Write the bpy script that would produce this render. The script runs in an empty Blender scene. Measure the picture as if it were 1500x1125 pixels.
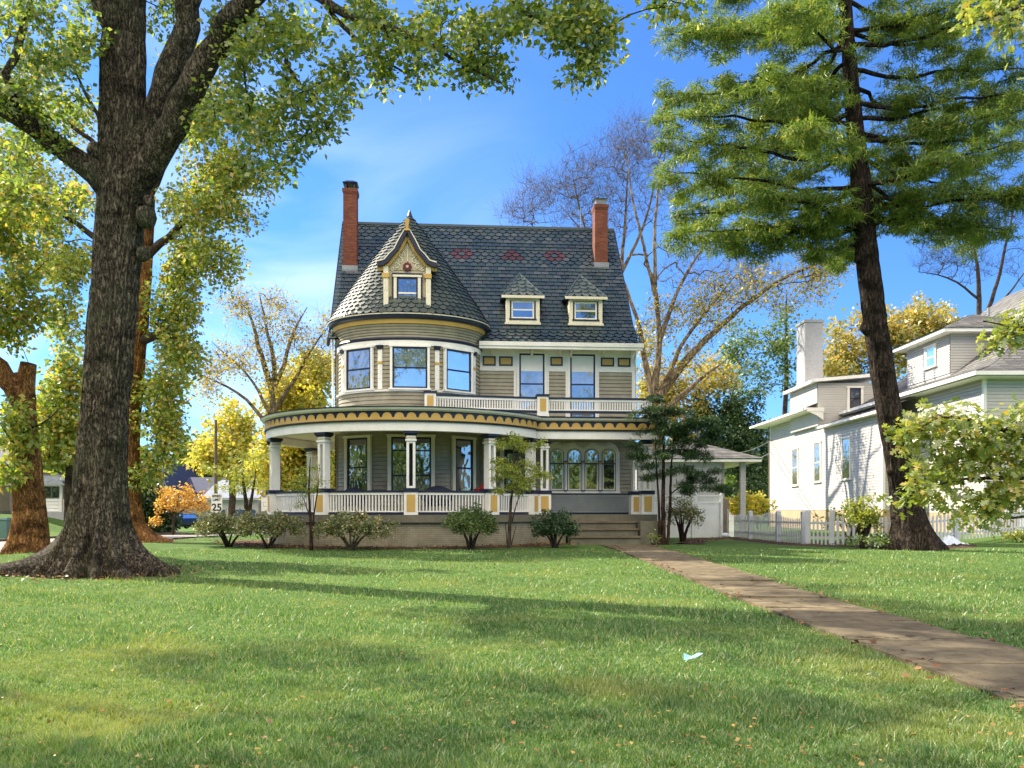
import bpy, math, random
import numpy as np
from mathutils import Matrix, Vector
SC = bpy.context.scene
COL = SC.collection
R = math.radians
# ------------------------------------------------------------------ camera
cam_d = bpy.data.cameras.new("Camera"); cam = bpy.data.objects.new("Camera", cam_d); COL.objects.link(cam)
cam.location = (0, 0, 1.5); cam.rotation_euler = (R(90), 0, 0)
cam_d.sensor_width = 36; cam_d.lens = 30.0; cam_d.shift_y = 0.1237
cam_d.clip_start = 0.1; cam_d.clip_end = 3000
SC.camera = cam
# ------------------------------------------------------------------ sky, sun, exposure
SUN_AZ = (-0.84, 0.5426); SUN_EL = R(39)
W = bpy.data.worlds.new("World"); SC.world = W; W.use_nodes = True
nt = W.node_tree; nt.nodes.clear()
o_ = nt.nodes.new('ShaderNodeOutputWorld'); bg = nt.nodes.new('ShaderNodeBackground'); bg.inputs[1].default_value = 0.11
sky = nt.nodes.new('ShaderNodeTexSky'); sky.sky_type = 'NISHITA'; sky.sun_disc = False
sky.sun_elevation = SUN_EL; sky.sun_rotation = math.atan2(SUN_AZ[0], SUN_AZ[1])
sky.air_density = 1.0; sky.dust_density = 0.1; sky.ozone_density = 4.0
tc = nt.nodes.new('ShaderNodeTexCoord'); mp = nt.nodes.new('ShaderNodeMapping')
mp.inputs['Scale'].default_value = (1.5, 1.5, 3.4); mp.inputs['Rotation'].default_value = (0, R(28), R(20))
nz = nt.nodes.new('ShaderNodeTexNoise'); nz.inputs['Scale'].default_value = 1.7; nz.inputs['Detail'].default_value = 6; nz.inputs['Distortion'].default_value = 0.9
nt.links.new(tc.outputs['Generated'], mp.inputs[0]); nt.links.new(mp.outputs[0], nz.inputs['Vector'])
sx = nt.nodes.new('ShaderNodeSeparateXYZ'); nt.links.new(tc.outputs['Generated'], sx.inputs[0])
def wmath(op, a, b=None, clamp=False):
    n = nt.nodes.new('ShaderNodeMath'); n.operation = op; n.use_clamp = clamp
    for i, v in enumerate((a, b)):
        if v is None: continue
        if isinstance(v, (int, float)): n.inputs[i].default_value = v
        else: nt.links.new(v, n.inputs[i])
    return n.outputs[0]
rp = nt.nodes.new('ShaderNodeMapRange'); rp.inputs[1].default_value = 0.43; rp.inputs[2].default_value = 0.72
nt.links.new(nz.outputs['Fac'], rp.inputs[0])
lft = wmath('SUBTRACT', 0.22, wmath('MULTIPLY', sx.outputs['X'], 3.0), True)       # cirrus drifts towards the sun side
low = wmath('SUBTRACT', 1.25, wmath('MULTIPLY', sx.outputs['Z'], 2.0), True)
cl = wmath('MULTIPLY', wmath('MULTIPLY', rp.outputs[0], lft), wmath('MULTIPLY', low, 0.75))
mx = nt.nodes.new('ShaderNodeMix'); mx.data_type = 'RGBA'; mx.inputs['B'].default_value = (5.4, 6.0, 6.8, 1)
tint = nt.nodes.new('ShaderNodeMix'); tint.data_type = 'RGBA'; tint.blend_type = 'MULTIPLY'; tint.inputs[0].default_value = 1.0
nt.links.new(sky.outputs[0], tint.inputs[6]); tint.inputs[7].default_value = (.37, .60, .92, 1)
# bright cloud bank added behind the viewer, unseen, as fill light for shaded fronts
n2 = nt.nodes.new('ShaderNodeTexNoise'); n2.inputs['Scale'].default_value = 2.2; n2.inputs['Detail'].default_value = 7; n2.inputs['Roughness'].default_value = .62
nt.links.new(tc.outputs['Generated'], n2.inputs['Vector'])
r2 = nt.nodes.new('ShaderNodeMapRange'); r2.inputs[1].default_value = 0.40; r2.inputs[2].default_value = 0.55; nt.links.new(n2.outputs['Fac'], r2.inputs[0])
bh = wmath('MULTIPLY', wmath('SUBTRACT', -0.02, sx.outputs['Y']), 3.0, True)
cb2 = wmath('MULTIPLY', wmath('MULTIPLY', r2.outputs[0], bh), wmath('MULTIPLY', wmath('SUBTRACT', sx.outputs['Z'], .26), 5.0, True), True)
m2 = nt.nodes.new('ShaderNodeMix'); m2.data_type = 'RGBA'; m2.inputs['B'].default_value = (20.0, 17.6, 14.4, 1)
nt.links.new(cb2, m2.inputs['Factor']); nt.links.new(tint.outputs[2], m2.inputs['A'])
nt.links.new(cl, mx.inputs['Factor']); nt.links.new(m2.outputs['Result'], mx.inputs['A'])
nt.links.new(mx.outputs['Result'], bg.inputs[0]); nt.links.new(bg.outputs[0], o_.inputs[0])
sl = bpy.data.lights.new("Sun", 'SUN'); sl.energy = 4.8; sl.angle = R(0.53); sl.color = (1.0, 0.9, 0.74)
so = bpy.data.objects.new("Sun", sl); COL.objects.link(so)
sd = Vector((SUN_AZ[0]*math.cos(SUN_EL), SUN_AZ[1]*math.cos(SUN_EL), math.sin(SUN_EL)))
so.rotation_euler = sd.to_track_quat('Z', 'Y').to_euler(); so.location = (-30, 20, 40)
SC.view_settings.view_transform = 'Standard'; SC.view_settings.look = 'None'
SC.view_settings.exposure = 1.32; SC.view_settings.gamma = 1.0
SC.cycles.max_bounces = 8; SC.cycles.transparent_max_bounces = 8
SC.cycles.use_denoising = True

# ------------------------------------------------------------------ materials
class NT:
    def __init__(s, name):
        s.m = bpy.data.materials.new(name); s.m.use_nodes = True; s.t = s.m.node_tree; s.t.nodes.clear()
        s.out = s.n('OutputMaterial')
    def n(s, typ, **kw):
        nd = s.t.nodes.new('ShaderNode'+typ)
        for k, v in kw.items():
            if hasattr(nd, k): setattr(nd, k, v)
        return nd
    def set(s, nd, **kw):
        for k, v in kw.items():
            i = nd.inputs[k.replace('_', ' ')] if k.replace('_', ' ') in nd.inputs else nd.inputs[k]
            if hasattr(v, 'is_output'): s.t.links.new(v, i)
            else: i.default_value = (v+(1,)) if isinstance(v, tuple) and len(v) == 3 and i.type == 'RGBA' else v
        return nd
    def coord(s, scale=(1, 1, 1), kind='Object'):
        c = s.n('TexCoord'); m = s.n('Mapping'); m.inputs['Scale'].default_value = scale
        s.t.links.new(c.outputs[kind], m.inputs[0]); return m.outputs[0]
    def noise(s, vec, scale, detail=4, rough=.55, dist=0):
        nd = s.n('TexNoise'); s.set(nd, Vector=vec, Scale=scale, Detail=detail, Roughness=rough, Distortion=dist); return nd.outputs['Fac']
    def ramp(s, fac, stops, interp='LINEAR'):
        nd = s.n('ValToRGB'); nd.color_ramp.interpolation = interp; e = nd.color_ramp.elements
        while len(e) < len(stops): e.new(.5)
        for el, (p, c) in zip(e, stops): el.position = p; el.color = tuple(c)+(1,) if len(c) == 3 else c
        s.t.links.new(fac, nd.inputs[0]); return nd.outputs[0]
    def mix(s, a, b, fac, mode='MIX'):
        nd = s.n('Mix'); nd.data_type = 'RGBA'; nd.blend_type = mode
        for k, v in (('A', a), ('B', b), ('Factor', fac)):
            i = nd.inputs[k] if k == 'Factor' else [x for x in nd.inputs if x.name == k and x.type == 'RGBA'][0]
            if k == 'Factor': i = nd.inputs[0]
            if hasattr(v, 'is_output'): s.t.links.new(v, i)
            else: i.default_value = tuple(v)+(1,) if isinstance(v, (tuple, list)) and len(v) == 3 else v
        return [x for x in nd.outputs if x.type == 'RGBA'][0]
    def math(s, op, a, b=0.0, clamp=False):
        nd = s.n('Math'); nd.operation = op; nd.use_clamp = clamp
        for i, v in enumerate((a, b)):
            if hasattr(v, 'is_output'): s.t.links.new(v, nd.inputs[i])
            else: nd.inputs[i].default_value = v
        return nd.outputs[0]
    def bump(s, h, strength=.5, dist=.02):
        nd = s.n('Bump'); s.set(nd, Height=h, Strength=strength, Distance=dist); return nd.outputs[0]
    def pbr(s, color, rough=.6, normal=None, spec=.5, metallic=0.0):
        p = s.n('BsdfPrincipled'); s.set(p, Base_Color=color, Roughness=rough, Metallic=metallic); p.inputs['Specular IOR Level'].default_value = spec
        if normal is not None: s.t.links.new(normal, p.inputs['Normal'])
        s.t.links.new(p.outputs[0], s.out.inputs[0]); return s.m

def paint(name, c, rough=.55, dirt=.25, scale=1.6, bump=.12, spec=.4):
    t = NT(name); v = t.coord()
    a = t.noise(v, scale, 5, .6); b = t.noise(t.coord((1, 1, .25)), 9, 4, .6)
    d = tuple(x*(1-dirt) for x in c); g = tuple(x*(1-dirt*.6)*(.95 if i == 2 else 1) for i, x in enumerate(c))
    col = t.mix(t.ramp(a, [(.3, d), (.6, c)]), g, t.ramp(b, [(.45, (0, 0, 0)), (.8, (1, 1, 1))]))
    return t.pbr(col, rough, t.bump(t.noise(v, 60, 2), bump, .004), spec)
M = {}
M['siding'] = paint('siding_taupe', (.37, .335, .245), .6, .32)
M['siding_blue'] = paint('siding_greyblue', (.27, .30, .30), .6, .2)
M['white'] = paint('white_paint', (.88, .86, .80), .5, .14)
M['cream'] = paint('cream_paint', (.82, .76, .59), .5, .12)
M['navy'] = paint('navy_paint', (.014, .018, .045), .4, .3)
M['black'] = paint('black_paint', (.012, .012, .016), .45, .3)
M['yellow'] = paint('mustard_paint', (.60, .385, .10), .5, .15)
M['tan'] = paint('tan_paint', (.52, .45, .30), .55, .15)
M['red'] = paint('dark_red_paint', (.13, .008, .012), .5, .2)
M['redcloth'] = paint('red_cloth', (.45, .015, .02), .7, .2)
M['navycloth'] = paint('navy_cloth', (.012, .017, .045), .75, .3)
M['beige'] = paint('beige_paint', (.62, .56, .45), .6, .2)
M['vinyl'] = paint('white_vinyl', (.50, .485, .45), .5, .1)
M['vinylgate'] = paint('grey_white_vinyl', (.70, .72, .70), .45, .14)
M['picket'] = paint('picket_paint', (.54, .56, .58), .55, .2)
M['greenbox'] = paint('utility_green', (.10, .19, .17), .5, .15)
M['wood'] = paint('weathered_wood', (.20, .15, .11), .8, .35, 4)
M['pole'] = paint('pole_wood', (.14, .10, .075), .85, .35, 4)
M['metal'] = paint('grey_metal', (.30, .32, .34), .35, .2)
M['awning'] = paint('awning_aluminium', (.50, .55, .60), .35, .3, 5)
M['blueroof'] = paint('blue_roof', (.035, .045, .095), .8, .3)
M['bluedoor'] = paint('blue_door', (.03, .07, .22), .5, .2)
M['signwhite'] = paint('sign_white', (.82, .82, .80), .4, .06)
M['tarp'] = paint('pale_tarp', (.72, .78, .82), .4, .15)
M['scrap'] = paint('pale_blue_plastic', (.30, .62, .62), .35, .1)

def slate(name, stops, rough=.55):
    t = NT(name); g = t.n('NewGeometry'); v = t.coord()
    col = t.ramp(g.outputs['Random Per Island'], stops)
    st = t.ramp(t.noise(v, .8, 5, .65), [(.35, (.75, .78, .8)), (.7, (1.1, 1.08, 1.05))])
    col = t.mix(col, st, .8, 'MULTIPLY')
    return t.pbr(col, rough, t.bump(t.noise(v, 30, 3), .3, .006), .5)
M['slate'] = slate('slate_bluegreen', [(0, (.028, .050, .064)), (.35, (.048, .076, .092)), (.6, (.058, .084, .082)), (.85, (.066, .080, .092)), (1, (.098, .118, .124))], .42)
M['slategreen'] = slate('slate_green', [(0, (.034, .054, .052)), (.5, (.052, .074, .068)), (1, (.085, .102, .088))])
M['slatered'] = slate('slate_red', [(0, (.065, .024, .032)), (1, (.10, .036, .046))])
M['asphalt_shingle'] = slate('grey_asphalt_shingle', [(0, (.12, .115, .11)), (.5, (.17, .165, .155)), (1, (.23, .22, .205))], .85)

def brick(name, c1, c2, mortar, sc=1.0, bw=.22, rh=.075, grime=.3):
    t = NT(name); c = t.n('TexCoord'); s_ = t.n('SeparateXYZ'); t.t.links.new(c.outputs['Object'], s_.inputs[0])
    cb = t.n('CombineXYZ'); t.set(cb, X=t.math('ADD', s_.outputs[0], s_.outputs[1]), Y=s_.outputs[2])
    b = t.n('TexBrick'); t.set(b, Vector=cb.outputs[0], Scale=sc, Color1=c1, Color2=c2, Mortar=mortar)
    b.inputs['Brick Width'].default_value = bw; b.inputs['Row Height'].default_value = rh; b.inputs['Mortar Size'].default_value = .009; b.inputs['Mortar Smooth'].default_value = .3
    v = t.coord(); n1 = t.noise(v, 1.3, 6, .65)
    col = t.mix(b.outputs['Color'], tuple(x*.45 for x in c1), t.math('MULTIPLY', t.ramp(n1, [(.4, (0, 0, 0)), (.7, (1, 1, 1))]), grime))
    h = t.math('SUBTRACT', t.noise(v, 40, 3), t.math('MULTIPLY', b.outputs['Fac'], 2.0))
    return t.pbr(col, .85, t.bump(h, .5, .008), .25)
M['chimney'] = brick('red_brick', (.17, .045, .026), (.26, .08, .042), (.11, .08, .065))
M['foundation'] = brick('painted_brick', (.31, .285, .19), (.36, .33, .23), (.22, .20, .14), grime=.75)
M['tanbrick'] = brick('tan_brick', (.42, .30, .17), (.48, .36, .22), (.4, .36, .28))
M['stonewall'] = brick('grey_stone', (.22, .22, .23), (.3, .29, .29), (.2, .19, .18), bw=.5, rh=.25)

def concrete(name, c, dark, rough=.9, cracks=False):
    t = NT(name); v = t.coord()
    a = t.noise(v, .55, 8, .65, .3); b = t.noise(v, 6, 5, .6); s = t.noise(v, 90, 2)
    col = t.mix(t.ramp(a, [(.35, dark), (.68, c)]), t.ramp(b, [(.3, tuple(x*.6 for x in c)), (.7, c)]), .45)
    col = t.mix(col, t.ramp(s, [(.35, (.7, .7, .7)), (.7, (1.15, 1.15, 1.15))]), .6, 'MULTIPLY')
    if cracks:
        wv = t.n('VectorMath'); wv.operation = 'ADD'; nn = t.n('TexNoise'); t.set(nn, Vector=v, Scale=3.0, Detail=5); sc = t.n('VectorMath'); sc.operation = 'SCALE'; sc.inputs['Scale'].default_value = .55
        t.t.links.new(nn.outputs['Color'], sc.inputs[0]); t.t.links.new(v, wv.inputs[0]); t.t.links.new(sc.outputs[0], wv.inputs[1])
        vo = t.n('TexVoronoi'); vo.feature = 'DISTANCE_TO_EDGE'; t.set(vo, Vector=wv.outputs[0], Scale=.55)
        col = t.mix(col, t.ramp(vo.outputs['Distance'], [(.004, (.25, .22, .18)), (.014, (1, 1, 1))]), .9, 'MULTIPLY')
        blot = t.noise(v, 2.1, 6, .7, .6); col = t.mix(col, t.ramp(blot, [(.38, (.5, .48, .42)), (.6, (1.1, 1.08, 1.0))]), .8, 'MULTIPLY')
    return t.pbr(col, rough, t.bump(t.math('ADD', s, b), .35, .01), .25)
M['concrete'] = concrete('weathered_concrete', (.235, .185, .12), (.085, .066, .045))
M['walk'] = concrete('old_walk', (.25, .205, .13), (.095, .078, .05), .95, True)
M['porchstone'] = concrete('mossy_concrete', (.22, .205, .145), (.075, .072, .05))
M['street'] = concrete('street_concrete', (.36, .33, .30), (.27, .25, .235))
M['asphalt'] = concrete('asphalt', (.075, .075, .08), (.045, .045, .05))
M['mulch'] = concrete('mulch', (.10, .055, .03), (.035, .02, .013))
M['stucco'] = concrete('white_stucco', (.5, .5, .5), (.38, .38, .38))

def bark(name, dark, lite, moss=(.05, .06, .03), sxy=9, sz=1.5, bump=1.0, mossamt=.4, dist=.05):
    t = NT(name)
    a = t.noise(t.coord((sxy*1.3, sxy*1.3, sz*.9)), 1.0, 7, .68, .55); b = t.noise(t.coord((sxy*3.2, sxy*3.2, sz*4.2)), 1.0, 5, .65, .4)
    ridge = t.math('ABSOLUTE', t.math('SUBTRACT', a, .5)); ridge = t.math('MULTIPLY', ridge, 4.2, True)
    h = t.math('ADD', t.math('MULTIPLY', ridge, .62), t.math('MULTIPLY', b, .6))
    col = t.ramp(h, [(.28, tuple(x*.6 for x in dark)), (.40, tuple(x*.82+y*.18 for x, y in zip(dark, lite))), (.54, tuple(x*.45+y*.55 for x, y in zip(dark, lite))), (.8, lite)])
    big = t.noise(t.coord(), .9, 6, .65); fine = t.noise(t.coord((1, 1, .35)), 7, 4, .7)
    col = t.mix(col, moss, t.math('MULTIPLY', t.ramp(big, [(.47, (0, 0, 0)), (.68, (1, 1, 1))]), mossamt))
    stain = t.noise(t.coord((.9, .9, 2.0)), 1.15, 5, .6, .4); col = t.mix(col, t.ramp(stain, [(.36, (.22, .22, .2)), (.5, (1, 1, 1))]), .85, 'MULTIPLY')
    col = t.mix(col, t.ramp(fine, [(.3, (.55, .55, .55)), (.65, (1.2, 1.2, 1.2))]), .7, 'MULTIPLY')
    return t.pbr(col, .92, t.bump(h, bump, dist), .15)
M['bark_oak'] = bark('bark_oak', (.012, .009, .007), (.44, .365, .26), (.085, .115, .055), 9, 4.2, 1.0, .5, .10)
M['bark_orange'] = bark('bark_orange', (.09, .038, .014), (.66, .34, .12), (.34, .17, .055), 8, 3.6)
M['bark_pine'] = bark('bark_pine', (.010, .0075, .0065), (.12, .09, .068), (.05, .038, .03), 6, 2.2)
M['bark_pale'] = bark('bark_pale', (.10, .075, .045), (.38, .30, .19), (.2, .15, .095), 5, 1.0, .6, .3)
M['bark_twig'] = bark('bark_twig', (.035, .026, .02), (.14, .105, .075), (.08, .065, .045), 12, 3, .5, .3)
M['bark_red'] = bark('bark_red', (.022, .013, .010), (.13, .072, .05), (.06, .04, .03), 12, 3, .5, .3)

def leafmat(name, stops, trans=.45, gloss=.06, patch=None, patch2=None):
    t = NT(name); g = t.n('NewGeometry'); col = t.ramp(g.outputs['Random Per Island'], stops)
    if patch:
        n1 = t.noise(t.coord(), patch[1], 3); col = t.mix(col, patch[0], t.ramp(n1, [(patch[2], (0, 0, 0)), (patch[2]+.15, (1, 1, 1))]))
    if patch2:
        n2 = t.noise(t.coord(), patch2[1], 5, .7); col = t.mix(col, patch2[0], t.math('MULTIPLY', t.ramp(n2, [(patch2[2], (0, 0, 0)), (patch2[2]+.1, (1, 1, 1))]), .75))
    d = t.n('BsdfDiffuse'); tr = t.n('BsdfTranslucent'); gl = t.n('BsdfGlossy'); t.set(gl, Roughness=.45)
    t.t.links.new(col, d.inputs[0]); t.t.links.new(t.mix(col, (1.25, 1.15, .55), .75, 'MULTIPLY'), tr.inputs[0])
    m1 = t.n('MixShader'); m1.inputs[0].default_value = trans; t.t.links.new(d.outputs[0], m1.inputs[1]); t.t.links.new(tr.outputs[0], m1.inputs[2])
    m2 = t.n('MixShader'); m2.inputs[0].default_value = gloss; t.t.links.new(m1.outputs[0], m2.inputs[1]); t.t.links.new(gl.outputs[0], m2.inputs[2])
    t.t.links.new(m2.outputs[0], t.out.inputs[0]); return t.m
M['leaf_oak'] = leafmat('leaf_oak', [(0, (.09, .17, .045)), (.5, (.20, .30, .06)), (.85, (.36, .43, .08)), (1, (.50, .42, .10))], .6)
M['leaf_ygreen'] = leafmat('leaf_yellowgreen', [(0, (.09, .17, .035)), (.4, (.24, .34, .05)), (.8, (.45, .47, .07)), (1, (.56, .34, .06))], .55)
M['leaf_yellow'] = leafmat('leaf_yellow', [(0, (.28, .35, .055)), (.4, (.50, .50, .07)), (.8, (.66, .58, .10)), (1, (.56, .35, .07))], .55)
M['leaf_goldsparse'] = leafmat('leaf_gold', [(0, (.22, .24, .055)), (.5, (.44, .40, .09)), (1, (.50, .33, .09))], .5)
M['leaf_orange'] = leafmat('leaf_orange', [(0, (.38, .17, .03)), (.4, (.58, .31, .04)), (.8, (.80, .62, .16)), (1, (.46, .22, .06))], .45)
M['leaf_dark'] = leafmat('leaf_darkgreen', [(0, (.022, .055, .02)), (.6, (.045, .10, .03)), (1, (.11, .18, .05))], .3)
M['leaf_mid'] = leafmat('leaf_midgreen', [(0, (.06, .12, .03)), (.6, (.13, .22, .05)), (1, (.28, .33, .07))], .45)
M['leaf_bright'] = leafmat('leaf_brightgreen', [(0, (.13, .21, .04)), (.5, (.26, .34, .06)), (.9, (.42, .44, .08)), (1, (.5, .36, .06))], .5, .1)
M['needle'] = leafmat('pine_needle', [(0, (.045, .105, .03)), (.5, (.13, .23, .045)), (.85, (.32, .41, .07)), (1, (.52, .44, .10))], .38, .06, ((.21, .31, .05), 1.1, .5))
M['leaf_hedge'] = leafmat('leaf_hedge', [(0, (.06, .10, .022)), (.5, (.16, .20, .045)), (.85, (.36, .36, .10)), (1, (.46, .24, .08))], .35, .12)
M['leaf_young'] = leafmat('leaf_young', [(0, (.14, .22, .035)), (.5, (.32, .38, .05)), (1, (.52, .50, .09))], .45)
M['grass'] = leafmat('grass_blade', [(0, (.05, .14, .035)), (.5, (.115, .235, .055)), (.85, (.23, .35, .095)), (1, (.50, .45, .24))], .4, .05, ((.31, .345, .095), .4, .52), ((.055, .15, .05), 1.6, .56))
M['litter'] = leafmat('fallen_leaf', [(0, (.20, .10, .03)), (.5, (.36, .20, .05)), (.8, (.46, .32, .09)), (1, (.14, .065, .03))], .15)
M['litterdark'] = leafmat('fallen_leaf_brown', [(0, (.10, .04, .02)), (.5, (.20, .09, .035)), (1, (.34, .21, .09))], .1)

def lawn():
    t = NT('lawn_ground'); v = t.coord()
    a = t.noise(v, .32, 6, .6, .3); b = t.noise(v, 5, 5, .65); c = t.noise(t.coord((1, .55, 1)), 45, 4, .7)
    col = t.ramp(a, [(.32, (.055, .13, .032)), (.5, (.10, .19, .045)), (.7, (.19, .25, .07))])
    col = t.mix(col, t.ramp(b, [(.3, (.06, .12, .03)), (.55, (.13, .21, .05)), (.8, (.28, .29, .12))]), .5)
    col = t.mix(col, t.ramp(c, [(.3, (.35, .4, .3)), (.55, (1, 1, 1)), (.8, (1.5, 1.4, 1.15))]), .85, 'MULTIPLY')
    return t.pbr(col, .95, t.bump(t.math('ADD', c, b), .9, .05), .1)
M['lawn'] = lawn()

def glass(name, inner, refl=.3, stripes=None, wav=.7):
    t = NT(name); v = t.coord(); n1 = t.noise(v, 1.6, 3)
    col = t.mix(inner, tuple(x*.55 for x in inner), t.ramp(n1, [(.35, (0, 0, 0)), (.65, (1, 1, 1))]))
    if stripes:
        w = t.n('TexWave'); w.bands_direction = 'Z'; t.set(w, Vector=v, Scale=stripes); col = t.mix(col, t.ramp(w.outputs['Fac'], [(0, (.72, .72, .72)), (.4, (1, 1, 1))]), .7, 'MULTIPLY')
    bm = t.bump(t.noise(t.coord((1, 1, .6)), 1.3, 2), wav, .03)
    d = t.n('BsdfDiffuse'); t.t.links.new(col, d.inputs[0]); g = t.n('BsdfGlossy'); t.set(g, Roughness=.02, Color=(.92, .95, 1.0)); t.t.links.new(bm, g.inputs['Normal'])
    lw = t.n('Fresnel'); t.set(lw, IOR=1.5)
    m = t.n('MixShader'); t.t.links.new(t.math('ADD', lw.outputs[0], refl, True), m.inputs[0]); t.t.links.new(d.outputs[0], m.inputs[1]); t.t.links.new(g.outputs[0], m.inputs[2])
    t.t.links.new(m.outputs[0], t.out.inputs[0]); return t.m
M['glass'] = glass('glass_dark', (.035, .035, .04), .34)
M['glass_curtain'] = glass('glass_curtain', (.17, .16, .15), .3)
M['glass_blind'] = glass('glass_blind', (.34, .35, .34), .26, 5.0)
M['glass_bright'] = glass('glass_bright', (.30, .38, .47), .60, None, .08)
M['glass_lead'] = glass('glass_leaded', (.05, .07, .07), .35, 14.0, 1.0)
M['carpaint'] = (lambda t: t.pbr(t.ramp(t.noise(t.coord(), 2, 3), [(.3, (.008, .014, .034)), (.7, (.012, .020, .045))]), .22, None, .7))(NT('car_blue'))
M['tyre'] = paint('tyre', (.015, .015, .016), .8, .2)
M['lamp'] = paint('headlamp_glass', (.72, .74, .75), .15, .1)

# ------------------------------------------------------------------ helpers
def tag(o, label=None, cat=None, group=None, kind=None):
    for k, v in (('label', label), ('category', cat), ('group', group), ('kind', kind)):
        if v: o[k] = v
    return o
def empty(name, loc, rz=0.0, label=None, cat=None, group=None):
    o = bpy.data.objects.new(name, None); COL.objects.link(o); o.location = loc; o.rotation_euler = (0, 0, rz); o.empty_display_size = .3
    return tag(o, label, cat, group)
def link(name, me, parent=None, mat=None):
    if mat is not None:
        for m_ in (mat if isinstance(mat, (list, tuple)) else [mat]): me.materials.append(m_)
    o = bpy.data.objects.new(name, me); COL.objects.link(o)
    if parent is not None: o.parent = parent
    return o
def npmesh(name, V, F, mats, parent=None, smooth=False, midx=None, n=None):
    """V (k,3), F (m,n) same-size polygons"""
    V = np.asarray(V, np.float32); F = np.asarray(F, np.int32); me = bpy.data.meshes.new(name)
    me.vertices.add(len(V)); me.vertices.foreach_set('co', V.ravel()); n = F.shape[1]
    me.loops.add(F.size); me.loops.foreach_set('vertex_index', F.ravel())
    me.polygons.add(len(F)); me.polygons.foreach_set('loop_start', np.arange(0, F.size, n, dtype=np.int32))
    if midx is not None: me.polygons.foreach_set('material_index', np.asarray(midx, np.int32))
    if smooth: me.polygons.foreach_set('use_smooth', np.ones(len(F), bool))
    me.update(calc_edges=True); me.validate()
    return link(name, me, parent, mats)

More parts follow.
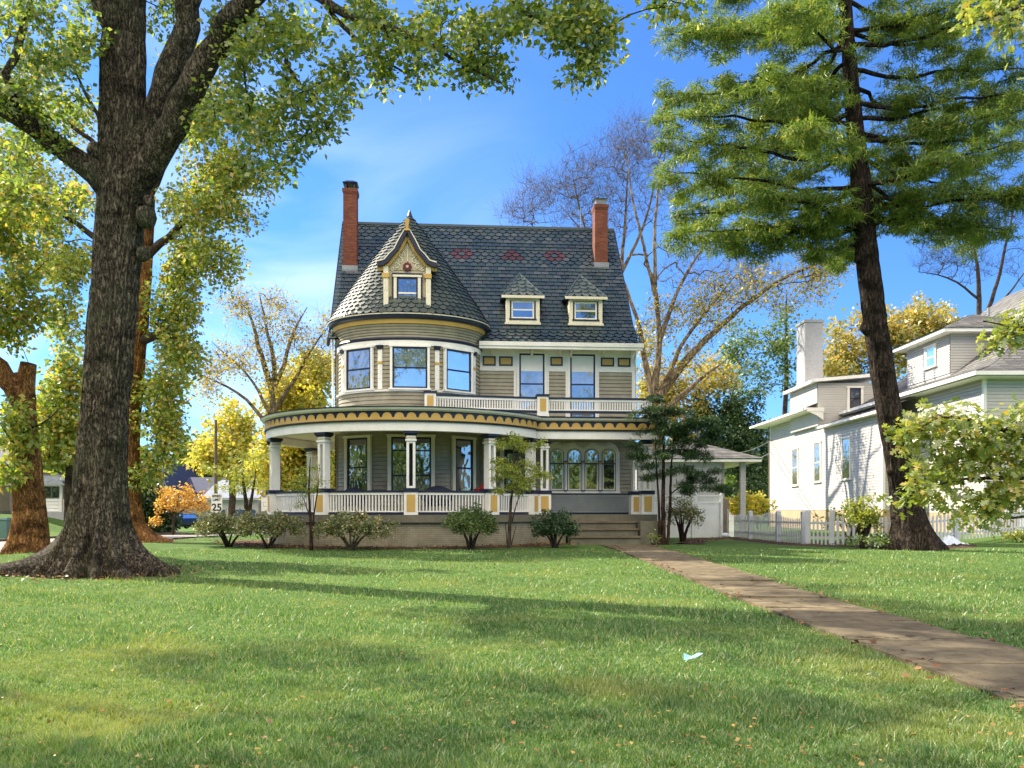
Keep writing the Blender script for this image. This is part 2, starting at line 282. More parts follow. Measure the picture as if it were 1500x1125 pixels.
class MB:
    def __init__(s, mat=None): s.v = []; s.f = []; s.mi = []; s.M = mat or Matrix.Identity(4); s.cur = 0
    def add(s, vs, fs):
        b = len(s.v); s.v += [tuple(s.M @ Vector(p)) for p in vs]; s.f += [tuple(i+b for i in f) for f in fs]; s.mi += [s.cur]*len(fs); return s
    def box(s, x0, x1, y0, y1, z0, z1):
        return s.add([(x0,y0,z0),(x1,y0,z0),(x1,y1,z0),(x0,y1,z0),(x0,y0,z1),(x1,y0,z1),(x1,y1,z1),(x0,y1,z1)],
                     [(0,3,2,1),(4,5,6,7),(0,1,5,4),(1,2,6,5),(2,3,7,6),(3,0,4,7)])
    def taper(s, x0, x1, y0, y1, z0, z1, k):          # box whose top grows/shrinks by k
        return s.add([(x0,y0,z0),(x1,y0,z0),(x1,y1,z0),(x0,y1,z0),(x0-k,y0-k,z1),(x1+k,y0-k,z1),(x1+k,y1+k,z1),(x0-k,y1+k,z1)],
                     [(0,3,2,1),(4,5,6,7),(0,1,5,4),(1,2,6,5),(2,3,7,6),(3,0,4,7)])
    def frame(s, x0, x1, z0, z1, t, y0, y1):
        s.box(x0, x0+t, y0, y1, z0, z1); s.box(x1-t, x1, y0, y1, z0, z1); s.box(x0+t, x1-t, y0, y1, z0, z0+t); s.box(x0+t, x1-t, y0, y1, z1-t, z1); return s
    def prism(s, pts, y0, y1):                         # polygon in xz (counter-clockwise seen from -y), extruded along y
        n = len(pts); return s.add([(x, y0, z) for x, z in pts]+[(x, y1, z) for x, z in pts],
            [tuple(range(n)), tuple(range(2*n-1, n-1, -1))]+[(i, i+n, (i+1) % n+n, (i+1) % n) for i in range(n)])
    def zprism(s, pts, z0, z1):                        # polygon in xy
        n = len(pts); return s.add([(x, y, z0) for x, y in pts]+[(x, y, z1) for x, y in pts],
            [tuple(range(n-1, -1, -1)), tuple(range(n, 2*n))]+[(i, (i+1) % n, (i+1) % n+n, i+n) for i in range(n)])
    def lap(s, x0, x1, z0, z1, y, h=.165, d=.026, gap=.03):
        n = max(1, round((z1-z0)/h)); h = (z1-z0)/n
        for i in range(n):
            a = z0+i*h; b_ = a+h-min(gap, h*.18); s.add([(x0,y-d-.014,a),(x1,y-d-.014,a),(x1,y-.016,b_),(x0,y-.016,b_),(x0,y+.002,a),(x1,y+.002,a),(x1,y+.002,b_),(x0,y+.002,b_)], [(0,1,2,3),(4,5,1,0),(3,2,6,7)])
        return s
    def tube(s, pts, rad, k=8, cap=True):
        V, F = tube_np(np.array(pts, float), np.array(rad if hasattr(rad, '__len__') else [rad]*len(pts), float), k)
        s.add([tuple(p) for p in V], [tuple(q) for q in F])
        n = len(pts)
        if cap: b = len(s.v)-n*k; s.f += [tuple(b+i for i in range(k-1, -1, -1)), tuple(b+(n-1)*k+i for i in range(k))]; s.mi += [s.cur]*2
        return s
    def lathe(s, prof, k=24, cx=0, cy=0):
        n = len(prof); vs = [(cx+r*math.sin(2*math.pi*j/k), cy-r*math.cos(2*math.pi*j/k), z) for r, z in prof for j in range(k)]
        return s.add(vs, [(i*k+j, i*k+(j+1) % k, (i+1)*k+(j+1) % k, (i+1)*k+j) for i in range(n-1) for j in range(k)]+[tuple(range(k-1, -1, -1)), tuple((n-1)*k+j for j in range(k))])
    def arc(s, prof, a0, a1, n, cx=0, cy=0, ky=1.0, closed=True):
        """profile of (r,z) swept from angle a0 to a1 (degrees; 0 = towards -y); closed profile = solid moulding"""
        m = len(prof); full = abs(a1-a0) > 359.9; A = np.linspace(R(a0), R(a1), n+1)
        if full: A = A[:-1]
        vs = [(cx+r*math.sin(a), cy-r*ky*math.cos(a), z) for a in A for r, z in prof]; fs = []
        seg = m if closed else m-1
        for i in range(n):
            p, q = i*m, ((i+1) % len(A))*m
            for j in range(seg):
                k2 = (j+1) % m; fs.append((p+j, q+j, q+k2, p+k2))
        if closed and not full: fs += [tuple(range(m-1, -1, -1)), tuple((len(A)-1)*m+j for j in range(m))]
        return s.add(vs, fs)
    def arclap(s, z0, z1, r, a0, a1, n, cx, cy, ky=1.0, h=.165, d=.026, r1=None):
        k = max(1, round((z1-z0)/h)); h = (z1-z0)/k; prof = []
        for i in range(k):
            q = lambda z: r if r1 is None else r+(r1-r)*((z-z0)/(z1-z0))**2
            za, zb = z0+i*h, z0+(i+1)*h; prof += [(q(za)-.03, za), (q(za)+d, za), (q(zb)+.004, zb-.03), (q(zb)-.03, zb-.03)]
        return s.arc(prof, a0, a1, n, cx, cy, ky, False)
    def build(s, name, mats, parent=None, smooth=False):
        me = bpy.data.meshes.new(name); me.from_pydata(s.v, [], s.f)
        if any(s.mi): me.polygons.foreach_set('material_index', s.mi)
        if smooth: me.polygons.foreach_set('use_smooth', [True]*len(me.polygons))
        me.update(); return link(name, me, parent, mats)

def tube_np(P, Rr, k):
    n = len(P); T = np.gradient(P, axis=0); T /= np.linalg.norm(T, axis=1, keepdims=True)+1e-9
    ref = np.tile(np.array([0.31, 0.17, 0.93]), (n, 1)); ref[np.abs(T[:, 2]) > .85] = (1, .05, 0.0)
    if n > 2: ref[:] = ref[n//2]
    A = np.cross(T, ref); A /= np.linalg.norm(A, axis=1, keepdims=True)+1e-9; B = np.cross(T, A)
    th = np.arange(k)*2*math.pi/k
    V = P[:, None, :]+Rr[:, None, None]*(np.cos(th)[None, :, None]*A[:, None, :]+np.sin(th)[None, :, None]*B[:, None, :])
    i = np.arange(n-1)[:, None]*k; j = np.arange(k)[None, :]; j2 = (j+1) % k
    F = np.stack([i+j, i+j2, i+k+j2, i+k+j], -1).reshape(-1, 4)
    return V.reshape(-1, 3), F
def place(x, y, z, rz=0.0): return Matrix.Translation((x, y, z)) @ Matrix.Rotation(rz, 4, 'Z')
def at(px, py, Y):            # a point of the place seen along this bearing, Y metres out
    return np.array([(px-750)/1250*Y, Y, 1.5+(748-py)/1250*Y])
def sst(a, b, x):
    t = np.clip((np.asarray(x, float)-a)/(b-a), 0, 1); return t*t*(3-2*t)
def gz(x, y):
    x = np.asarray(x, float); y = np.asarray(y, float)
    z = .13*sst(12, 31, y)
    z = z+.035*np.sin(x*.55+y*.13+1)*np.sin(y*.37+.5)*sst(2, 8, np.abs(x-4.5)+np.where(y < 30, 0, 20)*0)*(1-sst(24, 30, y))
    z = z-.16*sst(-15.5, -18, x)*(1-sst(-24.5, -26, x))-.58*sst(47, 78, y)*sst(-8, -17, x)
    z = z+1.25*sst(-26, -33, x)*sst(30, 48, y)*(1-sst(66, 72, y))
    z = z+.35*sst(17, 24, x)*sst(28, 40, y)
    return z
def g1(x, y): return float(gz(x, y))

# ------------------------------------------------------------------ ground, street, path
def sheet(name, xs, ys, mat, lift=0.0, keep=None, zf=None):
    X, Y = np.meshgrid(xs, ys); Z = (gz(X, Y) if zf is None else zf(X, Y))+lift
    nx = len(xs); V = np.stack([X, Y, Z], -1).reshape(-1, 3)
    i, j = np.meshgrid(np.arange(len(ys)-1), np.arange(nx-1), indexing='ij'); a = (i*nx+j).ravel()
    o = npmesh(name, V, np.stack([a, a+1, a+nx+1, a+nx], -1), mat, None, True); return tag(o, kind='structure')
def axis(*segs):
    r = []
    for a, b, st in segs: r += list(np.arange(a, b, st))
    return np.array(r+[segs[-1][1]])
sheet('lawn', axis((-900, -120, 60), (-120, -40, 4), (-40, 40, .5), (40, 120, 4), (120, 900, 60)),
      axis((-400, -20, 40), (-20, 0, 2), (0, 60, .5), (60, 130, 2), (130, 1300, 60)), M['lawn'])
def strip(name, edges, mat, lift, n=60):               # edges: list of (y, xl, xr)
    ys = np.linspace(edges[0][0], edges[-1][0], n); E_ = np.array(edges, float)
    xl, xr = np.interp(ys, E_[:, 0], E_[:, 1]), np.interp(ys, E_[:, 0], E_[:, 2]); w = np.linspace(0, 1, 9)
    X = xl[:, None]+(xr-xl)[:, None]*w; Y = np.repeat(ys[:, None], 9, 1); Z = gz(X, Y)+lift
    V = np.stack([X, Y, Z], -1).reshape(-1, 3); i, j = np.meshgrid(np.arange(n-1), np.arange(8), indexing='ij'); a = (i*9+j).ravel()
    return tag(npmesh(name, V, np.stack([a, a+1, a+10, a+9], -1), mat, None, True), kind='structure')
strip('street', [(-30, -24.5, -18), (46, -24.4, -18.2), (62, -24.2, -17.8), (85, -26, -18), (160, -32, -22)], M['street'], .05, 120)
kb = MB()
for y0 in np.arange(20, 75, 1.5):
    z = max(g1(-24.6, y0), g1(-24.6, y0+1.5)); kb.box(-24.85, -24.62, y0+.004, y0+1.496, z-.3, z+.16)
tag(kb.build('kerb', M['concrete']), kind='structure')
dv = MB(); dv.add([(-60, 72, g1(-30, 75)+.25), (-24.4, 70.5, g1(-24, 71)+.09), (-24.4, 83, g1(-24, 83)+.09), (-60, 86, g1(-30, 84)+.25)], [(0, 1, 2, 3)])
tag(dv.build('side_road', M['asphalt']), kind='structure')
pm = MB(); yy = -12.0; random.seed(4)
while yy < 33.2:
    L = 1.55; y1 = min(yy+L, 33.3); xl = lambda y: np.interp(y, [0, 30, 34], [3.95, 3.62, 3.45]); xr = lambda y: np.interp(y, [0, 30, 34], [5.32, 5.36, 5.5])
    t_ = [random.uniform(-.02, .02) for _ in range(4)]; c4 = [(xl(yy)+.0, yy+.02), (xr(yy), yy+.02), (xr(y1), y1-.02), (xl(y1), y1-.02)]
    vs = [(x, y, g1(x, y)+.045+t) for (x, y), t in zip(c4, t_)]+[(x, y, g1(x, y)-.2) for x, y in c4]
    pm.add(vs, [(0, 1, 2, 3), (0, 4, 5, 1), (1, 5, 6, 2), (2, 6, 7, 3), (3, 7, 4, 0)]); yy += L
tag(pm.build('path', M['walk']), kind='structure')

# ------------------------------------------------------------------ the Victorian house
HX, HY, HT = -4.47, 37.3, R(4.5)
def hw(u, v, w=0.0):
    c, s = math.cos(HT), math.sin(HT); return (HX+u*c-v*s, HY+u*s+v*c, w)
house = empty('victorian_house', (HX, HY, 0), HT, 'three-storey taupe Victorian house with round corner tower, slate roof and curved wraparound porch', 'house')
KY = .8; TR = 3.05; TCY = 0.0                             # tower ellipse
PR, PCY = 6.3, 0.4                                        # porch ring
VP = -2.35
def tpos(t, r=TR):
    a = R(t); return r*math.sin(a), TCY-r*KY*math.cos(a), math.atan2(KY*math.sin(a), math.cos(a))

# walls
w = MB()
w.lap(2.6, 9.98, 5.2, 7.66, 0); w.lap(2.6, 9.98, 1.36, 5.0, 0)
w.M = place(-3.2, 0, 0, -math.pi/2); w.lap(-8.9, 0, 1.36, 9.2, 0); w.M = place(9.98, 0, 0, math.pi/2); w.lap(0, 8.9, 1.36, 9.2, 0)
w.M = Matrix.Identity(4); w.box(-3.19, 9.97, .003, 8.9, .2, 9.1)

# gable ends
for x in (-3.19, 9.97):
    w.add([(x, .0, 9.1), (x, 8.9, 9.1), (x, 4.6, 15.35)], [(0, 1, 2), (2, 1, 0)])
w.build('wall', M['siding'], house)
w = MB(); w.lap(5.95, 9.86, 1.42, 2.22, -.03, .115); w.build('lower_wall', M['siding_blue'], house)
w = MB(); w.box(5.95, 9.9, -.07, .02, 1.352, 1.42); w.box(5.95, 9.9, -.085, .02, 2.222, 2.27); w.build('band_moulding', M['navy'], house)
w = MB(); w.arclap(1.36, 6.38, TR, -112, 100, 64, 0, TCY, KY); w.arclap(6.44, 8.3, TR, -112, 100, 64, 0, TCY, KY)
w.arclap(8.6, 9.14, TR, -112, 100, 64, 0, TCY, KY, .11, .02, 3.22); w.build('tower_wall', M['siding'], house)
w = MB()
w.arc([(TR-.05, 6.37), (TR+.10, 6.37), (TR+.12, 6.42), (TR+.05, 6.45), (TR-.05, 6.45)], -112, 100, 64, 0, TCY, KY)
w.arc([(TR-.02, 8.26), (TR+.07, 8.26), (TR+.08, 8.47), (TR-.02, 8.47)], -112, 100, 64, 0, TCY, KY)
w.build('tower_frieze', M['white'], house)
w = MB(); w.arc([(TR-.02, 8.472), (TR+.10, 8.472), (TR+.13, 8.53), (TR+.08, 8.60), (TR-.02, 8.60)], -112, 100, 64, 0, TCY, KY); w.build('tower_band', M['navy'], house)
w = MB(); w.arc([(3.15, 9.13), (3.27, 9.13), (3.32, 9.30), (3.15, 9.30)], -112, 100, 72, 0, TCY, KY); w.build('tower_frieze', M['yellow'], house)
w = MB(); w.arc([(3.1, 9.302), (3.38, 9.302), (3.47, 9.36), (3.5, 9.47), (3.1, 9.47)], -112, 102, 72, 0, TCY, KY); w.build('tower_gutter', M['navy'], house)
w = MB(); w.arc([(3.3, 9.472), (3.52, 9.472), (3.53, 9.51), (3.3, 9.51)], -112, 102, 72, 0, TCY, KY); w.build('gutter_lip', M['cream'], house)

# shingles
def shingle_mesh(name, rows, mats, parent, deck=None):
    """rows: list of (fn(x)->top pt, fn(x)->bottom pt, x0, x1, width, shape, colour fn)"""
    V, F, mi = [], [], []
    for (top, bot, x0, x1, wd, shape, cf, off) in rows:
        n = max(1, int(round((x1-x0)/wd))); wd = (x1-x0)/n; k0 = -1 if off else 0
        for i in range(k0, n):
            a = x0+(i+(.5 if off else 0))*wd; b = a+wd; a = max(a, x0); b = min(b, x1)
            if b-a < wd*.2: continue
            g = wd*.028; a += g; b -= g; jit = random.uniform(-.012, .012)
            if shape == 's': pr = [(a, .62), (a+(b-a)*.14, .86), (a+(b-a)*.34, 1.0), (a+(b-a)*.66, 1.0), (a+(b-a)*.86, .86), (b, .62)]
            elif shape == 'h': pr = [(a, .6), (a+(b-a)*.3, 1.0), (a+(b-a)*.7, 1.0), (b, .6)]
            else: pr = [(a, 1.0+jit), (b, 1.0+jit)]
            base = len(V); V.append(tuple(top(b))); V.append(tuple(top(a)))
            for x, q in pr:
                T_, B_ = top(x), bot(x); V.append(tuple(T_+(B_-T_)*q))
            F.append(tuple(range(base, len(V)))); mi.append(cf((a+b)/2))
            eb = len(V)                                  # butt edge under the lower edge
            m = len(pr)
    me = bpy.data.meshes.new(name); me.from_pydata(V, [], F); me.polygons.foreach_set('material_index', mi); me.update()
    return link(name, me, parent, mats)
RP = [(-.75, 8.78), (-.25, 9.22), (.5, 10.05), (4.6, 15.5)]
RL = [0]
for p, q in zip(RP, RP[1:]): RL.append(RL[-1]+math.dist(p, q))
def rpt(s):
    s = min(max(s, 0), RL[-1]); return np.interp(s, RL, [p[0] for p in RP]), np.interp(s, RL, [p[1] for p in RP])
def rnorm(s):
    a, b = rpt(s-.15), rpt(s+.15); d = math.dist(a, b)+1e-9; return -(b[1]-a[1])/d, (b[0]-a[0])/d
def roof_end(s): return np.interp(s, [0, 1.2, RL[-1]], [10.2, 9.98, 9.92])
random.seed(11)
rows = []; EXP = .262; nrow = int(RL[-1]/EXP)
ros = [(2.35, 13.5), (4.75, 13.5), (6.75, 13.52)]
for k in range(nrow+1):
    s0 = k*EXP-.03; s1 = min((k+1)*EXP+.06, RL[-1]); s0 = max(s0, -.03)
    (v0, w0), (v1, w1) = rpt(s0), rpt(s1); n0 = rnorm(max(s0, .2)); e = .062
    B = lambda x, v0=v0, w0=w0, n0=n0: np.array([x, v0+n0[0]*e, w0+n0[1]*e+random.uniform(-.003, .003)])
    T = lambda x, v1=v1, w1=w1, n0=n0: np.array([x, v1+n0[0]*.006, w1+n0[1]*.006])
    shp = 'h' if (w0 > 14.55 or 13.1 < w0 < 13.95 or w0 < 9.35) else 'r'
    def cf(x, w0=w0):
        for (ru, rw) in ros:
            dx, dz = abs(x-ru), abs(w0-.06-rw)
            if (dx/.46)**2+(dz/.32)**2 < 1 and not (dx < .14 and dz < .08): return 1
        return 0
    rows.append((T, B, -3.42, roof_end(s0), .37, shp, cf, k % 2 == 1))
roof = shingle_mesh('roof', rows, [M['slate'], M['slatered']], house)
w = MB()
for (a, b) in zip(RP, RP[1:]):
    w.add([(-3.4, a[0], a[1]), (9.9, a[0], a[1]), (9.9, b[0], b[1]), (-3.4, b[0], b[1])], [(0, 1, 2, 3), (3, 2, 1, 0)])
w.add([(-3.4, 4.6, 15.5), (9.9, 4.6, 15.5), (9.9, 9.6, 8.9), (-3.4, 9.6, 8.9)], [(0, 1, 2, 3), (3, 2, 1, 0)])
w.build('roof_deck', M['navy'], house)
w = MB(); w.prism([(-3.45, 15.46), (9.95, 15.46), (9.95, 15.58), (-3.45, 15.58)], 4.5, 4.7); w.build('ridge_cap', M['slate'], house)
for x0, x1 in ((-3.47, -3.36), (9.9, 10.0)):              # barge boards up the gables
    w = MB()
    for a, b in zip(RP, RP[1:]):
        w.add([(x0, a[0], a[1]-.28), (x1, a[0], a[1]-.28), (x1, b[0], b[1]-.28), (x0, b[0], b[1]-.28), (x0, a[0], a[1]-.01), (x1, a[0], a[1]-.01), (x1, b[0], b[1]-.01), (x0, b[0], b[1]-.01)],
              [(0, 3, 2, 1), (4, 5, 6, 7), (0, 1, 5, 4), (1, 2, 6, 5), (2, 3, 7, 6), (3, 0, 4, 7)])
    w.build('barge_board', M['navy'], house)
w = MB(); w.box(3.0, 10.2, -.86, -.70, 8.62, 8.80); w.box(3.0, 10.15, -.82, -.70, 8.50, 8.618); w.build('gutter', M['white'], house)
w = MB(); w.box(2.9, 10.1, -.695, .02, 8.66, 8.70); w.build('soffit', M['cream'], house)
for x in (3.6, 5.35, 6.6, 7.1, 8.55, 9.8):
    b = MB(); b.prism([(-.66, 8.655), (-.66, 8.53), (-.3, 8.50), (-.12, 8.40), (-.05, 8.25), (0.0, 8.25), (0.0, 8.655)], x-.05, x+.05)
    b2 = MB(); b2.v = [(y, x_, z) for (x_, y, z) in b.v]; b2.f = [tuple(reversed(f)) for f in b.f]; b2.mi = b.mi
    b2.build('bracket', M['cream'], house)
w = MB(); w.tube([(9.9, -.55, 8.5), (9.97, -.1, 8.2), (10.03, .12, 7.6), (10.03, .12, 5.4)], .045, 8); w.build('downpipe', M['white'], house)
w = MB(); w.tube([(-3.3, -.35, 9.3), (-3.3, -.2, 8.9), (-3.29, -.12, 5.5)], .045, 8); w.build('downpipe', M['white'], house)
# upper frieze and mustard panels
w = MB(); w.box(2.7, 9.98, -.045, .0, 7.66, 8.655); w.box(9.84, 9.99, -.06, .0, 5.3, 7.659)
for x in (4.62, 6.06, 6.92, 8.3): w.box(x-.06, x+.06, -.05, 0, 5.3, 7.659)
w.build('frieze', M['white'], house)
for (a, b, z0, z1) in ((3.19, 3.76, 7.88, 8.29), (3.91, 4.51, 7.88, 8.29), (6.18, 6.73, 7.91, 8.3), (8.44, 9.03, 7.91, 8.3), (9.2, 9.77, 7.91, 8.3)):
    q = MB(); q.frame(a, b, z0, z1, .06, -.085, -.047); fo = q.build('frieze_panel', M['navy'], house)
    q = MB(); q.box(a+.061, b-.061, -.065, -.048, z0+.061, z1-.061); q.build('panel', M['yellow'], fo)

def window(parent, T, wd, z0, z1, trim='white', sash='navy', gl='glass', cas=.11, split=.5, rail='navy', upper=None, proud=.06):
    """double-hung sash; T places local x=0 on the wall plane, wall faces -y"""
    h = wd/2; a = MB(T); p = proud
    a.box(-h-cas, -h, -p-.03, 0, z0-.02, z1+cas*.3); a.box(h, h+cas, -p-.03, 0, z0-.02, z1+cas*.3)
    a.box(-h-cas-.04, h+cas+.04, -p-.06, 0, z1+cas*.3+.001, z1+cas); a.box(-h-cas-.05, h+cas+.05, -p-.09, 0, z0-.09, z0-.021)
    f = a.build('window', M[trim], parent)
    b = MB(T); b.frame(-h+.001, h-.001, z0-.02, z1+cas*.3, .07, -p-.005, 0); fr = z0+(z1-z0)*split
    b.build('sash', M[sash], f)
    b = MB(T); b.box(-h+.07, h-.07, -p+.001, -.02, fr-.032, fr+.032); b.build('meeting_rail', M[rail], f)
    c = MB(T); c.box(-h+.065, h-.065, -.05, -.024, z0+.04, fr-.031); c.build('pane', M[gl], f)
    c = MB(T); c.box(-h+.065, h-.065, -.043, -.024, fr+.031, z1+cas*.3-.06); c.build('pane', M[upper or gl], f)
    return f
window(house, place(5.36, 0, 0), 1.12, 5.62, 8.40, gl='glass_blind', split=.53)
window(house, place(7.62, 0, 0), 1.12, 5.62, 8.40, gl='glass_curtain', upper='glass_blind', split=.53)
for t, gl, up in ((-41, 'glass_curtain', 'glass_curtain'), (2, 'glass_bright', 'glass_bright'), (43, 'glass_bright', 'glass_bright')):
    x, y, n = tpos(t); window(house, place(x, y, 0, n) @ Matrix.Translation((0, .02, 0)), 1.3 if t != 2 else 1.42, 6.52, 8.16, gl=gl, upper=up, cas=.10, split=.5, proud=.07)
for t in (-62, -21, 23, 63):
    x, y, n = tpos(t); q = MB(place(x, y, 0, n)); q.box(-.09, .09, -.09, .02, 6.46, 8.14); q.box(-.03, .03, -.11, -.091, 6.9, 7.45)
    o = q.build('tower_pilaster', M['white'], house)
    q = MB(place(x, y, 0, n)); q.taper(-.11, .11, -.13, .02, 8.10, 8.26, .03); q.build('capital', M['navy'], o)
    q = MB(place(x, y, 0, n)); q.box(-.105, .105, -.115, .02, 7.5, 7.6); q.build('collar', M['yellow'], o)
# ground floor tower windows
for t, wd, gl, up in ((-42, 1.12, 'glass', 'glass'), (3, 1.62, 'glass_curtain', 'glass'), (49, 1.02, 'glass', 'glass_curtain')):
    x, y, n = tpos(t); f = window(house, place(x, y, 0, n) @ Matrix.Translation((0, .02, 0)), wd, 2.28, 4.46, gl=gl, upper=up, cas=.15, split=.46 if t != 3 else .3, proud=.08, trim='cream')
    if t == 3:
        q = MB(place(x, y, 0, n)); q.box(-.06, .06, -.10, 0, 2.3, 4.5); q.build('mullion', M['navy'], f)
        q = MB(place(x, y, 0, n)); q.box(-.74, .74, -.075, -.03, 3.93, 3.98); q.build('transom', M['navy'], f)
        q = MB(place(x, y, 0, n)); q.box(-.74, .74, -.062, -.03, 3.985, 4.42); q.build('pane', M['glass_lead'], f)
# front door behind the young tree
q = MB(); q.box(3.95, 4.13, -.09, 0, 1.36, 4.2); q.box(5.17, 5.35, -.09, 0, 1.36, 4.2); q.box(3.9, 5.4, -.11, 0, 4.2, 4.45); d_ = q.build('door', M['white'], house)
q = MB(); q.frame(4.13, 5.17, 1.38, 4.19, .16, -.05, 0); q.box(4.3, 5.0, -.045, 0, 2.2, 2.36); q.build('leaf', M['navy'], d_)
q = MB(); q.box(4.28, 5.02, -.035, -.022, 1.5, 4.06); q.build('pane', M['glass'], d_)
q = MB(); q.lathe([(.03, -.03), (.035, 0), (.03, .03)], 10, 4.24, -.08); q.M = Matrix.Identity(4); k_ = q.build('knob', M['yellow'], d_); k_.location.z = 2.25
# arcaded window
CX = [6.47, 7.245, 8.02, 8.79]; aw = MB()
def archpts(c, r, z0, zs, n=14): return [(c-r, z0), (c+r, z0)]+[(c+r*math.cos(a), zs+r*.82*math.sin(a)) for a in np.linspace(0, math.pi, n)]
prof = [(6.0, 2.3), (9.28, 2.3), (9.28, 4.08)]
for c in reversed(CX): prof += [(c+.43*math.cos(a), 4.13+.40*math.sin(a)) for a in np.linspace(R(22), R(158), 14)]
prof += [(6.0, 4.08)]
aw.prism(prof, -.07, 0); aw.box(5.95, 9.33, -.12, 0, 2.272, 2.299); aw.box(5.97, 9.3, -.10, -.071, 2.30, 2.36); AW = aw.build('arcaded_window', M['white'], house)
for c in CX:
    q = MB(); q.prism(archpts(c, .315, 2.37, 3.99), -.085, -.071); a_ = q.build('arched_light', M['navy'], AW)
    q = MB(); q.prism(archpts(c, .285, 2.40, 3.99), -.09, -.086); q.build('arched_sash', M['cream'], a_) if False else q.build('arched_sash', M['white'], AW)
    q = MB(); q.box(c-.235, c+.235, -.098, -.091, 2.46, 3.54); q.build('pane', M['glass'], AW)
    q = MB(); q.prism(archpts(c, .23, 3.62, 3.98), -.098, -.091); q.build('leaded_pane', M['glass_lead'], AW)
    q = MB(); q.box(c-.3, c+.3, -.105, -.0985, 3.55, 3.61); q.build('transom', M['navy'], AW)
for c in ((CX[0]+CX[1])/2, (CX[1]+CX[2])/2, (CX[2]+CX[3])/2):
    q = MB(); q.lathe([(.05, 2.36), (.05, 2.42), (.042, 2.5), (.042, 3.52), (.05, 3.55)], 12, c, -.13); co = q.build('colonette', M['white'], AW, True)
    q = MB(); q.taper(c-.05, c+.05, -.18, -.08, 3.551, 3.66, .025); q.build('capital', M['yellow'], co)
    q = MB(); q.box(c-.07, c+.07, -.20, -.075, 3.661, 3.70); q.box(c-.065, c+.065, -.2, -.075, 2.36-.0, 2.41); q.build('cap_block', M['navy'], co)

# cone roof
APX, ARR, AZ0, AZ1 = 0.0, 3.5, 9.5, 14.45
def cpt(t, f, off=0.0):                                    # f 0 eave .. 1 apex, slight bell-cast
    r = ARR*(1-f)+.0; z = AZ0+(AZ1-AZ0)*(f**.93 if f > 0 else 0)
    rr = max(r, .001)+off*.82; return np.array([rr*math.sin(t), TCY-rr*KY*math.cos(t)*1.0, z+off*.55])
random.seed(5); rows = []; nr = 29
for k in range(nr):
    f0, f1 = k/nr, min((k+1.35)/nr, .999); r0 = ARR*(1-f0); n = max(5, int(2*math.pi*r0*.9/.30))
    B = lambda x, f0=f0: cpt(x, f0, .065+random.uniform(-.004, .004)); T = lambda x, f1=f1: cpt(x, f1, .004)
    rows.append((T, B, -math.pi, math.pi, 2*math.pi/n, 's', lambda x: 0, k % 2 == 1))
shingle_mesh('tower_roof', rows, [M['slategreen']], house)
w = MB(); w.arc([(ARR-.02, AZ0-.01), (.02, AZ1-.05)], -180, 180, 48, 0, TCY, KY, False); w.build('tower_roof_deck', M['navy'], house)
w = MB(); w.lathe([(.16, 14.2), (.10, 14.42), (.03, 14.62)], 10, 0, TCY); w.build('finial', M['navy'], house)
